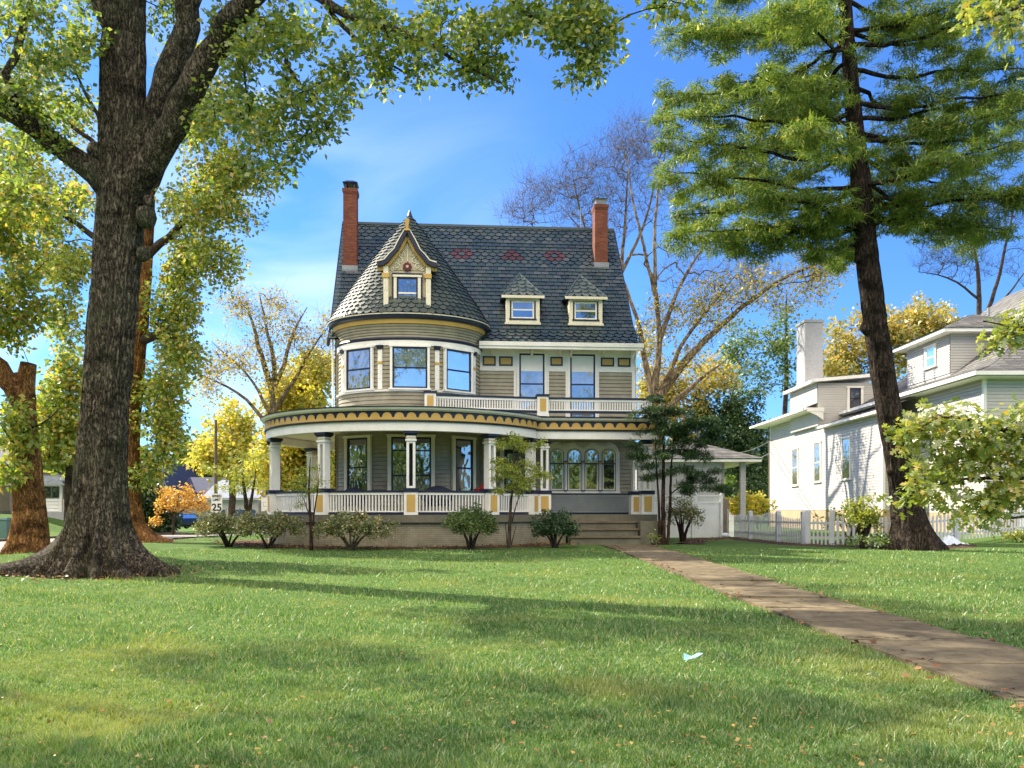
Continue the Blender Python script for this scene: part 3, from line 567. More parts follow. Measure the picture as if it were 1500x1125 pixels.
# tower dormer
DV = -2.45; td = MB(); td.box(-.95, .95, DV+.06, -.4, 9.55, 11.35); td.prism([(-.95, 11.3), (.95, 11.3), (.45, 12.0), (0, 12.7), (-.45, 12.0)], DV+.06, -.6)
TD = td.build('tower_dormer', M['tan'], house)
def ogee(n=12, off=0.0):                                   # right-hand rake curve from peak to the flared foot
    return [(0+off*.6, 12.80+off*.4), (.14+off, 12.50), (.34+off, 12.10), (.55+off, 11.85+off*.2), (.78+off*.7, 11.56+off*.6), (1.0+off*.4, 11.43+off), (1.2, 11.40+off)]
inner, outer = ogee(off=-.0), ogee(off=.17)
for sgn in (1, -1):
    q = MB()
    for i in range(6):
        p = [inner[i], outer[i], outer[i+1], inner[i+1]]; p = [(x*sgn, z) for x, z in p]; q.prism(p if sgn < 0 else p[::-1], DV-.28, DV+.02)
    q.build('rake_moulding', M['navy'], TD)
    q = MB(); lo = ogee(off=-.12)
    for i in range(6):
        p = [lo[i], (inner[i][0]-.003, inner[i][1]-.003), (inner[i+1][0]-.003, inner[i+1][1]-.003), lo[i+1]]; p = [(x*sgn, z) for x, z in p]; q.prism(p if sgn < 0 else p[::-1], DV-.10, DV+.05)
    q.build('rake_trim', M['yellow'], TD)
    q = MB(); ou2 = ogee(off=.22)
    for i in range(6):
        p = [(outer[i][0]+.003, outer[i][1]+.003), ou2[i], ou2[i+1], (outer[i+1][0]+.003, outer[i+1][1]+.003)]; p = [(x*sgn, z) for x, z in p]; q.prism(p if sgn < 0 else p[::-1], DV-.30, DV-.1)
    q.build('rake_edge', M['cream'], TD)
    rows = []; ns = 9; pts = np.array(ogee(off=.20)); ss = np.r_[0, np.cumsum(np.hypot(*np.diff(pts, axis=0).T))]
    ev = lambda s: (np.interp(s, ss, pts[:, 0])*sgn, np.interp(s, ss, pts[:, 1]))
    for k in range(ns):
        sa = ss[-1]*(1-k/ns); sb = max(ss[-1]*(1-(k+1.6)/ns), 0)
        B = lambda y, sa=sa: np.array([ev(sa)[0]+.02*sgn, y, ev(sa)[1]+.03]); T = lambda y, sb=sb: np.array([ev(sb)[0], y, ev(sb)[1]+.004])
        rows.append((T, B, DV-.26, -.2, .3, 's', lambda x: 0, k % 2 == 1))
    shingle_mesh('dormer_roof', rows, [M['slategreen']], TD)
    q = MB()
    for i in range(6):
        a, b = ogee(off=.16)[i], ogee(off=.16)[i+1]; q.add([(a[0]*sgn, DV-.2, a[1]), (b[0]*sgn, DV-.2, b[1]), (b[0]*sgn, -.3, b[1]), (a[0]*sgn, -.3, a[1])], [(0, 1, 2, 3), (3, 2, 1, 0)])
    q.build('dormer_deck', M['navy'], TD)
    x = .86*sgn; q = MB(); q.box(x-.1, x+.1, DV-.10, DV+.06, 9.62, 10.98); q.box(x-.1, x+.1, DV-.12, DV+.06, 11.16, 11.42)
    for dx in (-.06, .02): q.box(x+dx, x+dx+.03, DV-.115, DV-.101, 10.45, 10.95)
    p_ = q.build('dormer_pilaster', M['cream'], TD)
    q = MB(); q.box(x-.16, x+.13, DV-.15, DV+.06, 10.981, 11.158); q.build('collar', M['yellow'], p_)
q = MB(); q.taper(-.05, .05, DV-.31, DV-.2, 12.93, 13.3, .05); q.box(-.12, .12, DV-.33, DV-.18, 12.85, 12.929); q.build('dormer_finial', M['yellow'], TD)
q = MB(); q.box(-1.08, 1.08, DV-.26, DV+.2, 9.50, 9.62); q.build('dormer_sill', M['porchstone'], TD)
q = MB(); q.box(-.62, -.56, DV-.03, DV+.06, 9.625, 11.2); q.box(.56, .62, DV-.03, DV+.06, 9.625, 11.2); q.box(-.56, .56, DV-.03, DV+.06, 11.12, 11.2); q.build('window_surround', M['navy'], TD)
window(TD, place(0, DV+.06, 0), .86, 9.78, 11.0, trim='cream', gl='glass_curtain', upper='glass', cas=.12, rail='white', proud=.07)
q = MB(); rr = [(.17+.018*math.cos(9*a), a) for a in np.linspace(0, 2*math.pi, 37)[:-1]]
q.prism([(r*math.cos(a), 11.47+r*math.sin(a)) for r, a in rr], DV-.02, DV+.06); ro = q.build('rosette', M['red'], TD)
q = MB(); q.prism([(.06*math.cos(a), 11.47+.06*math.sin(a)) for a in np.linspace(0, 2*math.pi, 17)[:-1]], DV-.04, DV-.021); q.build('rosette_boss', M['tan'], ro)
q = MB()                                                   # raised scrollwork on the gable
def scroll(cx, cz, r, t0, turns, sg):
    pts = [(cx+sg*r*(1-.75*k)*math.cos(t0+turns*2*math.pi*k), DV+.045, cz+r*(1-.75*k)*math.sin(t0+turns*2*math.pi*k)) for k in np.linspace(0, 1, 16)]
    q.tube(pts, list(np.linspace(.028, .014, 16)), 5)
for sg in (1, -1):
    scroll(sg*.2, 11.98, .15, -1.5, 1.2, sg); scroll(sg*.13, 12.3, .11, -1.2, 1.1, sg); scroll(sg*.42, 11.50, .13, 1.0, 1.2, sg); scroll(sg*.3, 11.72, .11, 2.2, 1.1, sg); scroll(sg*.62, 11.36, .08, 1.2, 1.1, sg)
q.tube([(0, DV+.045, 11.7), (0, DV+.045, 12.6)], [.03, .012], 5); q.build('scrollwork', M['cream'], TD)

# two slate-roofed dormers
def small_dormer(cu):
    fv = .22; a = MB(); a.box(cu-.72, cu+.72, fv+.05, 2.2, 9.7, 11.0); D = a.build('roof_dormer', M['siding'], house)
    b = MB(); b.frame(cu-.75, cu+.75, 9.86, 10.98, .17, fv-.06, fv+.05); b.box(cu-.8, cu+.8, fv-.09, fv+.05, 9.76, 9.859); b.build('dormer_trim', M['cream'], D)
    window(D, place(cu, fv+.05, 0), 1.02, 10.05, 10.80, trim='navy', sash='white', gl='glass', cas=.05, rail='white', upper='glass_curtain', proud=.05)
    ax, ay, az = cu, 1.75, 12.42; e0 = [(cu-.92, fv-.18, 10.99), (cu+.92, fv-.18, 10.99)]
    for (p, qq, nm) in ((e0[0], e0[1], 0), ((cu-.92, 1.5, 10.99), e0[0], 1), (e0[1], (cu+.92, 1.5, 10.99), 2)):
        p, qq, ap = np.array(p), np.array(qq), np.array((ax, ay, az)); nv = np.cross(qq-p, ap-p); nv /= np.linalg.norm(nv)
        if nm: p = np.array((cu-.92 if nm == 1 else cu+.92, fv-.18, 10.99)); qq = np.array((p[0], 3.4, 10.99)); ridge = (np.array((ax, ay, az)), np.array((ax, 3.4, az)))
        rws = []; nr_ = 6
        for k in range(nr_):
            f0, f1 = k/nr_, min((k+1.7)/nr_, .995)
            if nm == 0:
                def pt(x, f, o): return p+(qq-p)*(.5+(x-.5)*(1-f))+(ap-(p+qq)/2)*f+nv*o
            else:
                def pt(x, f, o): return (p+(qq-p)*x)*(1-f)+(ridge[0]+(ridge[1]-ridge[0])*x)*f+nv*o
            B = lambda x, f0=f0, pt=pt: pt(x, f0, .055); T = lambda x, f1=f1, pt=pt: pt(x, f1, .004)
            n_ = max(1, round((5*(1-f0)) if nm == 0 else 8)); rws.append((T, B, 0, 1, 1/n_, 's', lambda x: 0, k % 2 == 1))
        shingle_mesh('dormer_roof', rws, [M['slategreen']], D)
    c = MB(); c.add([e0[0], e0[1], (cu+.92, 3.4, 10.99), (cu-.92, 3.4, 10.99), (ax, ay, az-.02), (ax, 3.4, az-.02)], [(0, 1, 4), (1, 2, 5, 4), (3, 0, 4, 5), (0, 3, 2, 1)]); c.build('dormer_deck', M['navy'], D)
    for sx_ in (-1, 1):
        c = MB(); c.tube([(cu+.92*sx_, fv-.18, 11.03), (ax, ay, az+.03)], .035, 6); c.build('hip_cap', M['slate'], D)
    c = MB(); c.box(cu-.95, cu+.95, fv-.22, fv-.181, 10.90, 11.02); c.build('eave_board', M['cream'], D)
small_dormer(4.98); small_dormer(7.80)

# chimneys
def chimney(u, v, zb, zt, cap):
    c = MB(); c.box(u-.31, u+.31, v, v+.7, zb-1.2, zt-.55); c.taper(u-.31, u+.31, v, v+.7, zt-.549, zt-.42, .045); c.box(u-.355, u+.355, v-.045, v+.745, zt-.419, zt-.28)
    o = c.build('chimney', M['chimney'], house)
    f = MB(); f.box(u-.36, u+.36, v-.06, v+.1, zb-.15, zb+.12); f.build('flashing', M['metal'], o)
    k = MB()
    if cap == 0:
        for dx in (-.24, .16): 
            for dy in (.05, .57): k.box(u+dx, u+dx+.08, v+dy, v+dy+.08, zt-.28, zt-.05)
        k.taper(u-.30, u+.30, v+.02, v+.68, zt-.05, zt+.01, .05); k.taper(u-.35, u+.35, v-.03, v+.73, zt+.011, zt+.15, -.2)
        k.build('chimney_cap', M['navy'], o)
    else:
        k.taper(u-.2, u+.2, v+.15, v+.55, zt-.28, zt-.03, .06); k.taper(u-.24, u+.24, v+.1, v+.6, zt-.029, zt+.03, .1); k.build('chimney_cap', M['metal'], o)
chimney(-2.85, 2.42, 12.72, 16.7, 0); chimney(9.0, 2.85, 13.25, 16.45, 1)
q = MB(); q.tube([(8.3, 4.7, 15.5), (8.3, 4.7, 16.6)], .018, 5)
for z, l in ((16.5, .45), (16.25, .3)): q.tube([(8.3-l, 4.7, z), (8.3+l*.6, 4.7, z)], .012, 4)
q.build('aerial', M['metal'], house)

# porch -----------------------------------------------------------
A0, A1 = -150, 61.5                                        # ring extent
def pp(a, r): return r*math.sin(R(a)), PCY-r*math.cos(R(a))
UE = 10.32                                                  # right end of the straight run
q = MB(); q.arc([(5.95, .0), (6.02, .0), (6.02, 1.06), (5.95, 1.06)], A0, A1, 64, 0, PCY); q.box(5.2, 6.55, VP, VP+.25, 0, 1.06); q.build('porch_foundation', M['foundation'], house)
q = MB(); q.arc([(2.0, 1.06), (6.17, 1.06), (6.17, 1.34), (2.0, 1.34)], A0, A1, 64, 0, PCY); q.box(5.0, UE+.05, VP-.17, .0, 1.062, 1.342); q.build('porch_floor', M['porchstone'], house)
for i, zt in enumerate((1.07, .78, .48)):
    yb = VP-.172-.42*i; q = MB(); q.box(6.60-.03*i, 9.37, yb-.40, yb, -.1, zt-.075); st_ = q.build('riser', M['porchstone'], house)
    q = MB(); q.box(6.55-.03*i, 9.39, yb-.46, yb-.001, zt-.074, zt); q.build('tread', M['concrete'], house)
q = MB(); q.box(9.42, UE+.03, VP-1.2, VP-.171, -.1, 1.07); q.box(9.40, UE+.05, VP-.17, -.2, -.1, 1.058); q.build('step_cheek', M['porchstone'], house)
# fascia stack: cornice, navy strip, scalloped mustard, dark bead, white beam
def ring(name, mat, prof, s_y):
    """prof in (out,z): out measured from the porch line; swept along the curve, then the straight run"""
    q = MB(); q.arc([(6.0+o, z) for o, z in prof], A0, A1-2.2, 96, 0, PCY)
    n = len(prof); x0 = pp(A1-2.2, 6.0)[0]-.0
    xs = (x0-.3, UE+.12)
    pts = [(xs[0], VP-o, z) for o, z in prof]+[(xs[1], VP-o, z) for o, z in prof]
    q.add(pts, [(j, j+n, (j+1) % n+n, (j+1) % n) for j in range(n)]+[tuple(range(n)), tuple(range(2*n-1, n-1, -1))]); return q.build(name, mat, house)
ring('porch_cornice', M['white'], [(-.05, 5.20), (.22, 5.20), (.30, 5.25), (.34, 5.32), (-.05, 5.32)], 0)
ring('porch_gutter', M['navy'], [(-.05, 5.322), (.36, 5.322), (.37, 5.36), (-.05, 5.36)], 0)
ring('porch_frieze', M['navy'], [(-.05, 4.87), (.15, 4.87), (.15, 5.198), (-.05, 5.198)], 0)
ring('porch_bead', M['black'], [(-.05, 4.802), (.19, 4.802), (.20, 4.83), (.18, 4.868), (-.05, 4.868)], 0)
ring('porch_beam', M['white'], [(-.22, 4.47), (.12, 4.47), (.12, 4.80), (-.22, 4.80)], 0)
q = MB(); st = .455                                         # scalloped mustard band
def scal(fn, L):
    n = int(round(L/st)); d = L/n
    for i in range(n):
        ss_ = [i*d+d*k/12 for k in range(13)]
        top = [4.955+.185*math.sqrt(max(0, 1-((k-6)/5.0)**2)) for k in range(13)]
        for k in range(12): 
            a, b = fn(ss_[k], 0), fn(ss_[k+1], 0); a2, b2 = fn(ss_[k], 1), fn(ss_[k+1], 1)
            q.add([(a[0], a[1], 4.869), (b[0], b[1], 4.869), (b[0], b[1], top[k+1]), (a[0], a[1], top[k]), (a2[0], a2[1], top[k]), (b2[0], b2[1], top[k+1])], [(0, 1, 2, 3), (3, 2, 5, 4)])
rad = 6.18; Larc = R(A1-2.2-A0)*rad
scal(lambda s, k: pp(A0+math.degrees(s/rad), rad-.028*k), Larc)
q.build('scalloped_trim', M['yellow'], house); q = MB(); xa = 5.32; scal(lambda s, k: (xa+s, VP-.18+.028*k), UE+.12-xa); q.build('scalloped_trim', M['yellow'], house)
q = MB(); q.arc([(2.6, 5.75), (6.3, 5.362), (6.3, 5.34), (2.6, 5.70)], A0, A1, 64, 0, PCY, 1, False); q.add([(2.6, 0, 5.62), (2.6, VP-.3, 5.365), (UE+.1, VP-.3, 5.365), (UE+.1, 0, 5.62)], [(0, 1, 2, 3)]); q.build('porch_roof', M['metal'], house)
q = MB(); q.arc([(2.6, 4.82), (6.05, 4.82)], A0, A1, 64, 0, PCY, 1, False); q.add([(2.6, 0, 4.822), (2.6, VP, 4.822), (UE, VP, 4.822), (UE, 0, 4.822)], [(0, 1, 2, 3)]); q.build('porch_ceiling', M['cream'], house)
# columns on pedestals
def column(u, v, ang, wd=.42, slot=True):
    T = place(u, v, 0, ang); h = wd/2
    q = MB(T); q.box(-h-.05, h+.05, -h-.05, h+.05, 1.345, 2.19); P_ = q.build('porch_pedestal', M['white'], house)
    q = MB(T); q.box(-h+.05, h-.05, -h-.062, -h-.051, 1.46, 2.10); q.build('panel', M['yellow'], P_)
    q = MB(T); q.box(-h-.08, h+.08, -h-.08, h+.08, 2.191, 2.34); q.build('cap', M['navy'], P_)
    q = MB(T); e = .045
    # hollow square post: slotted face, solid sides
    s_ = .07
    q.box(-h+e, -s_, -h+e, h-e, 2.341, 4.30); q.box(s_, h-e, -h+e, h-e, 2.341, 4.30); q.box(-s_, s_, -h+e, h-e, 2.341, 2.42)
    q.box(-s_, s_, -h+e, h-e, 4.02, 4.30); q.box(-h, h, -h, h, 4.10, 4.16)
    c_ = q.build('porch_column', M['white'], house)
    q = MB(T); q.taper(-h+.02, h-.02, -h+.02, h-.02, 4.301, 4.375, .06); q.box(-h-.05, h+.05, -h-.05, h+.05, 4.376, 4.468); q.build('capital', M['navy'], c_)
    q = MB(T); q.box(-h+.015, h-.015, -h+.015, h-.015, 4.20, 4.24); q.build('collar', M['tan'], c_)
CA = [-125, -86, -68, -31.5, 2.6, 34, 59.5]
for a in CA: column(*pp(a, 5.85), R(a))
for u, v in ((5.66, VP+.2), (10.0, VP+.2), (9.86, -.75)): column(u, v, 0)
def rail_run(fn, L, ztop, zbot, parent, gap=.125, bname='baluster', lowname=None):
    """fn(s)->(u,v,ang)"""
    n = max(2, int(L/.35))
    def band(z0, z1, t):
        q = MB()
        pr = []
        for i in range(n+1):
            u, v, a = fn(L*i/n); nx, ny = math.sin(a), -math.cos(a); pr.append(((u+nx*t, v+ny*t), (u-nx*t, v-ny*t)))
        vs = []; fs = []
        for (o, i_) in pr: vs += [(*o, z0), (*i_, z0), (*i_, z1), (*o, z1)]
        for i in range(n):
            for k in range(4): fs.append((4*i+k, 4*i+(k+1) % 4, 4*i+4+(k+1) % 4, 4*i+4+k))
        fs += [(0, 3, 2, 1), (4*n, 4*n+1, 4*n+2, 4*n+3)]; q.add(vs, [tuple(reversed(f)) for f in fs]); return q
    ro = band(ztop-.075, ztop, .075).build(parent, M['navy'], house)
    band(ztop-.17, ztop-.076, .045).build('upper_rail', M['white'], ro); band(zbot, zbot+.10, .05).build('lower_rail', M['navy'], ro)
    band(zbot+.101, zbot+.15, .04).build('base_rail', M['white'], ro)
    m = int(L/gap); me = None; z0, z1 = zbot+.151, ztop-.171
    for i in range(m):
        u, v, a = fn((i+.5)*L/m)
        if me is None:
            q = MB(); q.box(-.024, .024, -.024, .024, 0, z1-z0); b = q.build(bname, M['white'], ro); me = b.data
        else: b = link(bname, me, ro)
        b.location = (u, v, z0); b.rotation_euler = (0, 0, a)
    return ro
def arc_fn(a0, a1, r): return (lambda s: (*pp(a0+(a1-a0)*s/(R(a1-a0)*r), r), R(a0+(a1-a0)*s/(R(a1-a0)*r)))), R(a1-a0)*r
for a, b in zip(CA, CA[1:]):
    g_ = 2.6; fn, L = arc_fn(a+g_, b-g_, 5.85); rail_run(fn, L, 2.26, 1.345, 'porch_railing', .135 if a < -80 else .122)
fn = lambda s: (9.87, -.5+s*0-1.4+s, R(90))
def bal_post(u, v, z0=5.4, z1=6.30):
    q = MB(); q.box(u-.23, u+.23, v-.23, v+.23, z0, z1-.09); P_ = q.build('balcony_post', M['white'], house)
    q = MB(); q.box(u-.13, u+.13, v-.243, v-.231, z0+.2, z1-.18); q.build('panel', M['yellow'], P_)
    q = MB(); q.box(u-.27, u+.27, v-.27, v+.27, z1-.089, z1); q.build('cap', M['navy'], P_)
bal_post(.95, -3.0, 5.5); bal_post(5.56, VP-.02); bal_post(10.28, VP-.02)
a_, b_ = (1.18, -2.98), (5.33, VP); LL = math.dist(a_, b_); an = math.atan2(b_[1]-a_[1], b_[0]-a_[0])
rail_run(lambda s: (a_[0]+(b_[0]-a_[0])*s/LL, a_[1]+(b_[1]-a_[1])*s/LL, an), LL, 6.2, 5.55, 'balcony_railing', .105)
rail_run(lambda s: (5.8+s, VP, 0), 4.25, 6.2, 5.55, 'balcony_railing', .105)
rail_run(lambda s: (10.28, VP+.22+s, R(90)), 2.0, 6.2, 5.55, 'balcony_railing', .15)

# things on the porch
def blob(name, loc, rx, ry, rz, mat, label, cat, seed, pw=.75, frame=True, group=None):
    e = empty(name, hw(*loc), HT, label, cat, group); rng = random.Random(seed); V, F = [], []; n, m = 9, 18
    for i in range(n+1):
        ph = math.pi/2*i/n
        for j in range(m):
            t = 2*math.pi*j/m; k = 1+.05*math.sin(3*t+i+seed)+.03*rng.uniform(-1, 1)
            V.append((rx*k*math.cos(t)*max(math.cos(ph), .02)**pw, ry*k*math.sin(t)*max(math.cos(ph), .02)**pw, rz*math.sin(ph)))
    for i in range(n):
        for j in range(m): F.append((i*m+j, i*m+(j+1) % m, (i+1)*m+(j+1) % m, (i+1)*m+j))
    F.append(tuple(range(m-1, -1, -1)))
    me = bpy.data.meshes.new('back'); me.from_pydata(V, [], F); me.polygons.foreach_set('use_smooth', [True]*len(F)); o = link('backrest', me, e, mat); o.location.z = .55
    q = MB(); q.box(-rx*.8, rx*.8, -ry*.8, ry*.8, .34, .549); q.build('seat', mat, e)
    for sx_ in (-1, 1):
        for sy_ in (-1, 1): q = MB(); q.tube([(sx_*rx*.75, sy_*ry*.75, 0), (sx_*rx*.6, sy_*ry*.6, .34)], .03, 6); q.build('leg', M['wood'], e)
    return e
blob('lounge_chair', (1.25, -4.3, 1.342), .62, .45, .56, M['navycloth'], 'dark navy rounded chair back showing over the porch rail between the tower windows', 'chair', 3)
blob('lounge_chair', (-2.05, -3.55, 1.342), .5, .42, .52, M['navycloth'], 'dark navy rounded chair on the porch below the left tower window', 'chair', 8)
e = empty('red_cushion', hw(3.0, -3.95, 2.262), HT+.5, 'small red cushion lying on the porch rail left of the third column', 'cushion')
q = MB(); q.taper(-.3, .3, -.14, .14, 0, .1, .03); q.taper(-.02, .33, -.17, .17, .101, .26, -.03); q.build('pad', M['redcloth'], e)

# ------------------------------------------------------------------ neighbour's white house on the right
nb = empty('white_house', (0, 0, 0), 0, 'large white clapboard house with grey hip roof and painted chimney beyond the picket fence', 'house')
NX = 20.0
def left_wall(mb, x, y0, y1, z0, z1, h=.16): mb.M = place(x, 0, 0, -math.pi/2); mb.lap(-y1, -y0, z0, z1, 0, h, .022, .014); mb.M = Matrix.Identity(4)
w = MB(); left_wall(w, NX, 46, 55, 1.55, 6.85); left_wall(w, NX, 55.01, 66, 1.55, 8.2)
w.lap(NX, 22, 1.55, 6.5, 46, .16); w.box(NX+.01, 30, 46.01, 66, .3, 6.8); w.box(NX+.012, 30, 55.0, 66, 6.8, 8.2)
left_wall(w, 21.9, 39.6, 46, 1.4, 7.7); w.lap(21.9, 36, 1.4, 7.7, 39.6, .16, .02, .012); w.box(21.91, 36, 39.61, 56, .3, 7.7)
w.build('wall', M['vinyl'], nb)
w = MB(); w.box(NX-.03, 30, 45.97, 66.03, -.3, 1.53); w.box(21.87, 36, 39.57, 46, -.3, 1.38); w.build('foundation', M['tanbrick'], nb)
for b6 in ((NX-.05, NX+.1, 45.95, 46.1, 1.55, 6.85), (NX-.05, NX+.1, 65.9, 66.05, 1.55, 8.2), (21.85, 22.0, 39.55, 39.7, 1.4, 7.7)): w = MB(); w.box(*b6); w.build('corner_board', M['white'], nb)
w = MB(); w.tube([(NX-.1, 66.1, .3), (NX-.1, 66.1, 8.1)], .05, 6); w.build('downpipe', M['wood'], nb)
def nwin(x, y, wd, z0, z1, rz, gl='glass', cas=.1): return window(nb, place(x, y, 0, rz), wd, z0, z1, trim='white', sash='beige', gl=gl, cas=cas, rail='beige', proud=.05)
for y, z0, z1 in ((60.2, 3.3, 5.8), (55.8, 3.4, 5.9), (51.0, 3.4, 5.8)): nwin(NX, y, 1.15, z0, z1, -math.pi/2, 'glass_curtain')
nwin(21.9, 42.6, 1.9, 2.7, 4.3, -math.pi/2)
# roofs
w = MB()
def slope(pts): w.add(pts, [tuple(range(len(pts))), tuple(range(len(pts)-1, -1, -1))])
slope([(NX-.45, 45.7, 6.85), (NX-.45, 54.8, 6.85), (23, 54.8, 8.1), (23, 45.7, 8.1)])
slope([(NX-1.1, 55.04, 8.1), (NX-1.1, 67.4, 8.1), (22.5, 63, 9.6), (22.5, 55.04, 9.6)]); slope([(NX-1.1, 67.4, 8.1), (31, 67.4, 8.1), (31, 63, 9.6), (22.5, 63, 9.6)])
w.build('roof', M['asphalt_shingle'], nb)
w = MB(); w.box(NX-.55, NX-.451, 45.6, 54.69, 6.72, 6.86); w.box(NX-1.22, NX-1.101, 54.6, 67.5, 7.98, 8.12); w.box(NX-1.1, NX-.02, 54.6, 54.7, 7.85, 8.1); w.box(NX-1.1, 31, 67.4, 67.5, 7.98, 8.12)
w.box(NX-1.1, NX, 54.71, 67.3, 7.96, 7.99); w.box(NX-.45, NX, 45.7, 54.6, 6.74, 6.77); w.build('gutter', M['white'], nb)
w = MB(); w.prism([(NX-1.1, 7.95), (NX-.95, 7.82), (NX-.5, 7.62), (NX-.06, 7.3), (NX-.06, 7.95)], 54.62, 54.72); w.build('eave_bracket', M['white'], nb)
# upper box + chimney
w = MB(); left_wall(w, 19.7, 55, 60.4, 8.45, 9.75, .15); w.lap(19.7, 23.6, 7.0, 9.75, 55.0, .15, .02, .012); w.box(19.71, 24, 55.01, 60.4, 7.0, 9.75); UB = w.build('upper_storey', M['vinyl'], nb)
w = MB(); w.add([(19.3, 54.6, 9.75), (24, 54.6, 10.15), (24, 60.8, 10.15), (19.3, 60.8, 9.75), (19.3, 54.6, 9.95), (24, 54.6, 10.35), (24, 60.8, 10.35), (19.3, 60.8, 9.95)], [(0,3,2,1),(4,5,6,7),(0,1,5,4),(1,2,6,5),(2,3,7,6),(3,0,4,7)]); w.build('upper_eave', M['white'], nb)
window(UB, place(22.1, 55.0, 0), .72, 8.1, 9.35, trim='white', sash='black', gl='glass', cas=.16, rail='black')
w = MB(); w.box(19.75, 20.95, 57.5, 59.2, 9.7, 14.2); w.box(19.68, 21.02, 57.43, 59.27, 14.2, 14.38); w.box(19.7, 21.0, 57.45, 59.25, 9.95, 10.2); w.build('chimney', M['stucco'], nb)
# main hip roof with dormer
E0, E1, RZ = 7.75, 13.6, 28.7
def hiproof(x0, x1, y0, y1, ze, zr, inset, name, parent, mat, exp=.28, wd=.5, flare=.0):
    rws = []; yr0, yr1 = y0+inset, y1-inset; xm = (x0+x1)/2; nr_ = int(math.hypot(inset, zr-ze)/exp)
    random.seed(2)
    def zc(f): return ze+(zr-ze)*(f-flare*math.sin(f*math.pi)*(1-f))
    for k in range(nr_):
        f0, f1 = k/nr_, min((k+1.5)/nr_, 1)
        for side in range(3):
            def pt(x, f, o, side=side):
                if side == 0: return np.array([x0+(xm-x0)*f-o*.5, (y0+(yr0-y0)*f)+x*((y1+(yr1-y1)*f)-(y0+(yr0-y0)*f)), zc(f)+o])
                if side == 1: return np.array([(x0+(xm-x0)*f)+x*((x1+(xm-x1)*f)-(x0+(xm-x0)*f)), y0+(yr0-y0)*f-o*.5, zc(f)+o])
                return np.array([x1+(xm-x1)*f+o*.5, (y0+(yr0-y0)*f)+(1-x)*((y1+(yr1-y1)*f)-(y0+(yr0-y0)*f)), zc(f)+o])
            L = (y1-y0) if side != 1 else (x1-x0)*(1-f0); n_ = max(1, int(L/wd))
            rws.append((lambda x, f1=f1, pt=pt: pt(x, f1, .005), lambda x, f0=f0, pt=pt: pt(x, f0, .035), 0, 1, 1/n_, 'r', lambda x: 0, k % 2 == 1))
    o = shingle_mesh(name, rws, [mat], parent)
    d = MB(); N = 8
    for i in range(N):
        a, b = i/N, (i+1)/N
        P = lambda f: [(x0+(xm-x0)*f, y0+(yr0-y0)*f, zc(f)-.02), (x1+(xm-x1)*f, y0+(yr0-y0)*f, zc(f)-.02), (x1+(xm-x1)*f, y1+(yr1-y1)*f, zc(f)-.02), (x0+(xm-x0)*f, y1+(yr1-y1)*f, zc(f)-.02)]
        d.add(P(a)+P(b), [(0, 1, 5, 4), (1, 2, 6, 5), (2, 3, 7, 6), (3, 0, 4, 7)])
    d.build(name+'_deck', M['metal'], parent); return o
hiproof(21.2, 36.5, 38.9, 56.5, 7.85, 14.0, 6.5, 'main_roof', nb, M['asphalt_shingle'], flare=.22)
w = MB(); w.box(21.05, 21.2, 38.75, 56.5, 7.68, 7.86); w.box(21.2, 36.5, 38.75, 38.9, 7.68, 7.86); w.box(21.2, 36.5, 38.9, 56.5, 7.62, 7.66); w.build('main_gutter', M['white'], nb)
w = MB(); left_wall(w, 22.9, 44.6, 49.4, 8.7, 10.75, .14); w.lap(22.9, 26, 8.6, 10.75, 44.6, .14, .02, .012); w.box(22.91, 27, 44.61, 49.4, 8.4, 10.75); DM = w.build('side_dormer', M['vinyl'], nb)
window(DM, place(22.9, 46.6, 0, -math.pi/2), 1.0, 9.35, 10.4, trim='white', sash='white', gl='glass_bright', cas=.14, rail='white')
w = MB(); w.box(22.3, 27, 44.0, 50.0, 10.75, 10.95); w.build('dormer_eave', M['white'], DM)
hiproof(22.25, 28.5, 43.95, 50.05, 10.95, 12.3, 3.0, 'dormer_roof', DM, M['asphalt_shingle'])
w = MB(); w.tube([(26.8, 48, 12.2), (26.8, 48, 12.9)], .09, 8); w.tube([(23.8, 56, 9), (23.8, 56, 11.2)], .09, 8); w.build('vent_pipe', M['metal'], nb)

# garage pavilion with a carport
ga = empty('garage', (0, 0, 0), 0, 'white stucco garage with low grey hip roof and one porch post behind the vinyl gate', 'garage')
w = MB(); w.box(7.2, 11.85, 48.3, 56, 0, 4.3); w.box(11.85, 12.15, 48.8, 56, 0, 4.3); w.build('wall', M['stucco'], ga)
w = MB(); w.box(12.95, 13.25, 48.35, 48.65, 0, 4.25); w.build('post', M['stucco'], ga)
w = MB(); w.box(6.8, 14.0, 47.85, 57, 4.25, 4.42); w.build('eave_board', M['white'], ga)
hiproof(6.7, 14.1, 47.8, 57.1, 4.43, 5.75, 3.4, 'roof', ga, M['asphalt_shingle'])
w = MB(); w.box(11.86, 12.0, 48.72, 48.79, .1, 3.3); w.build('door', M['wood'], ga)

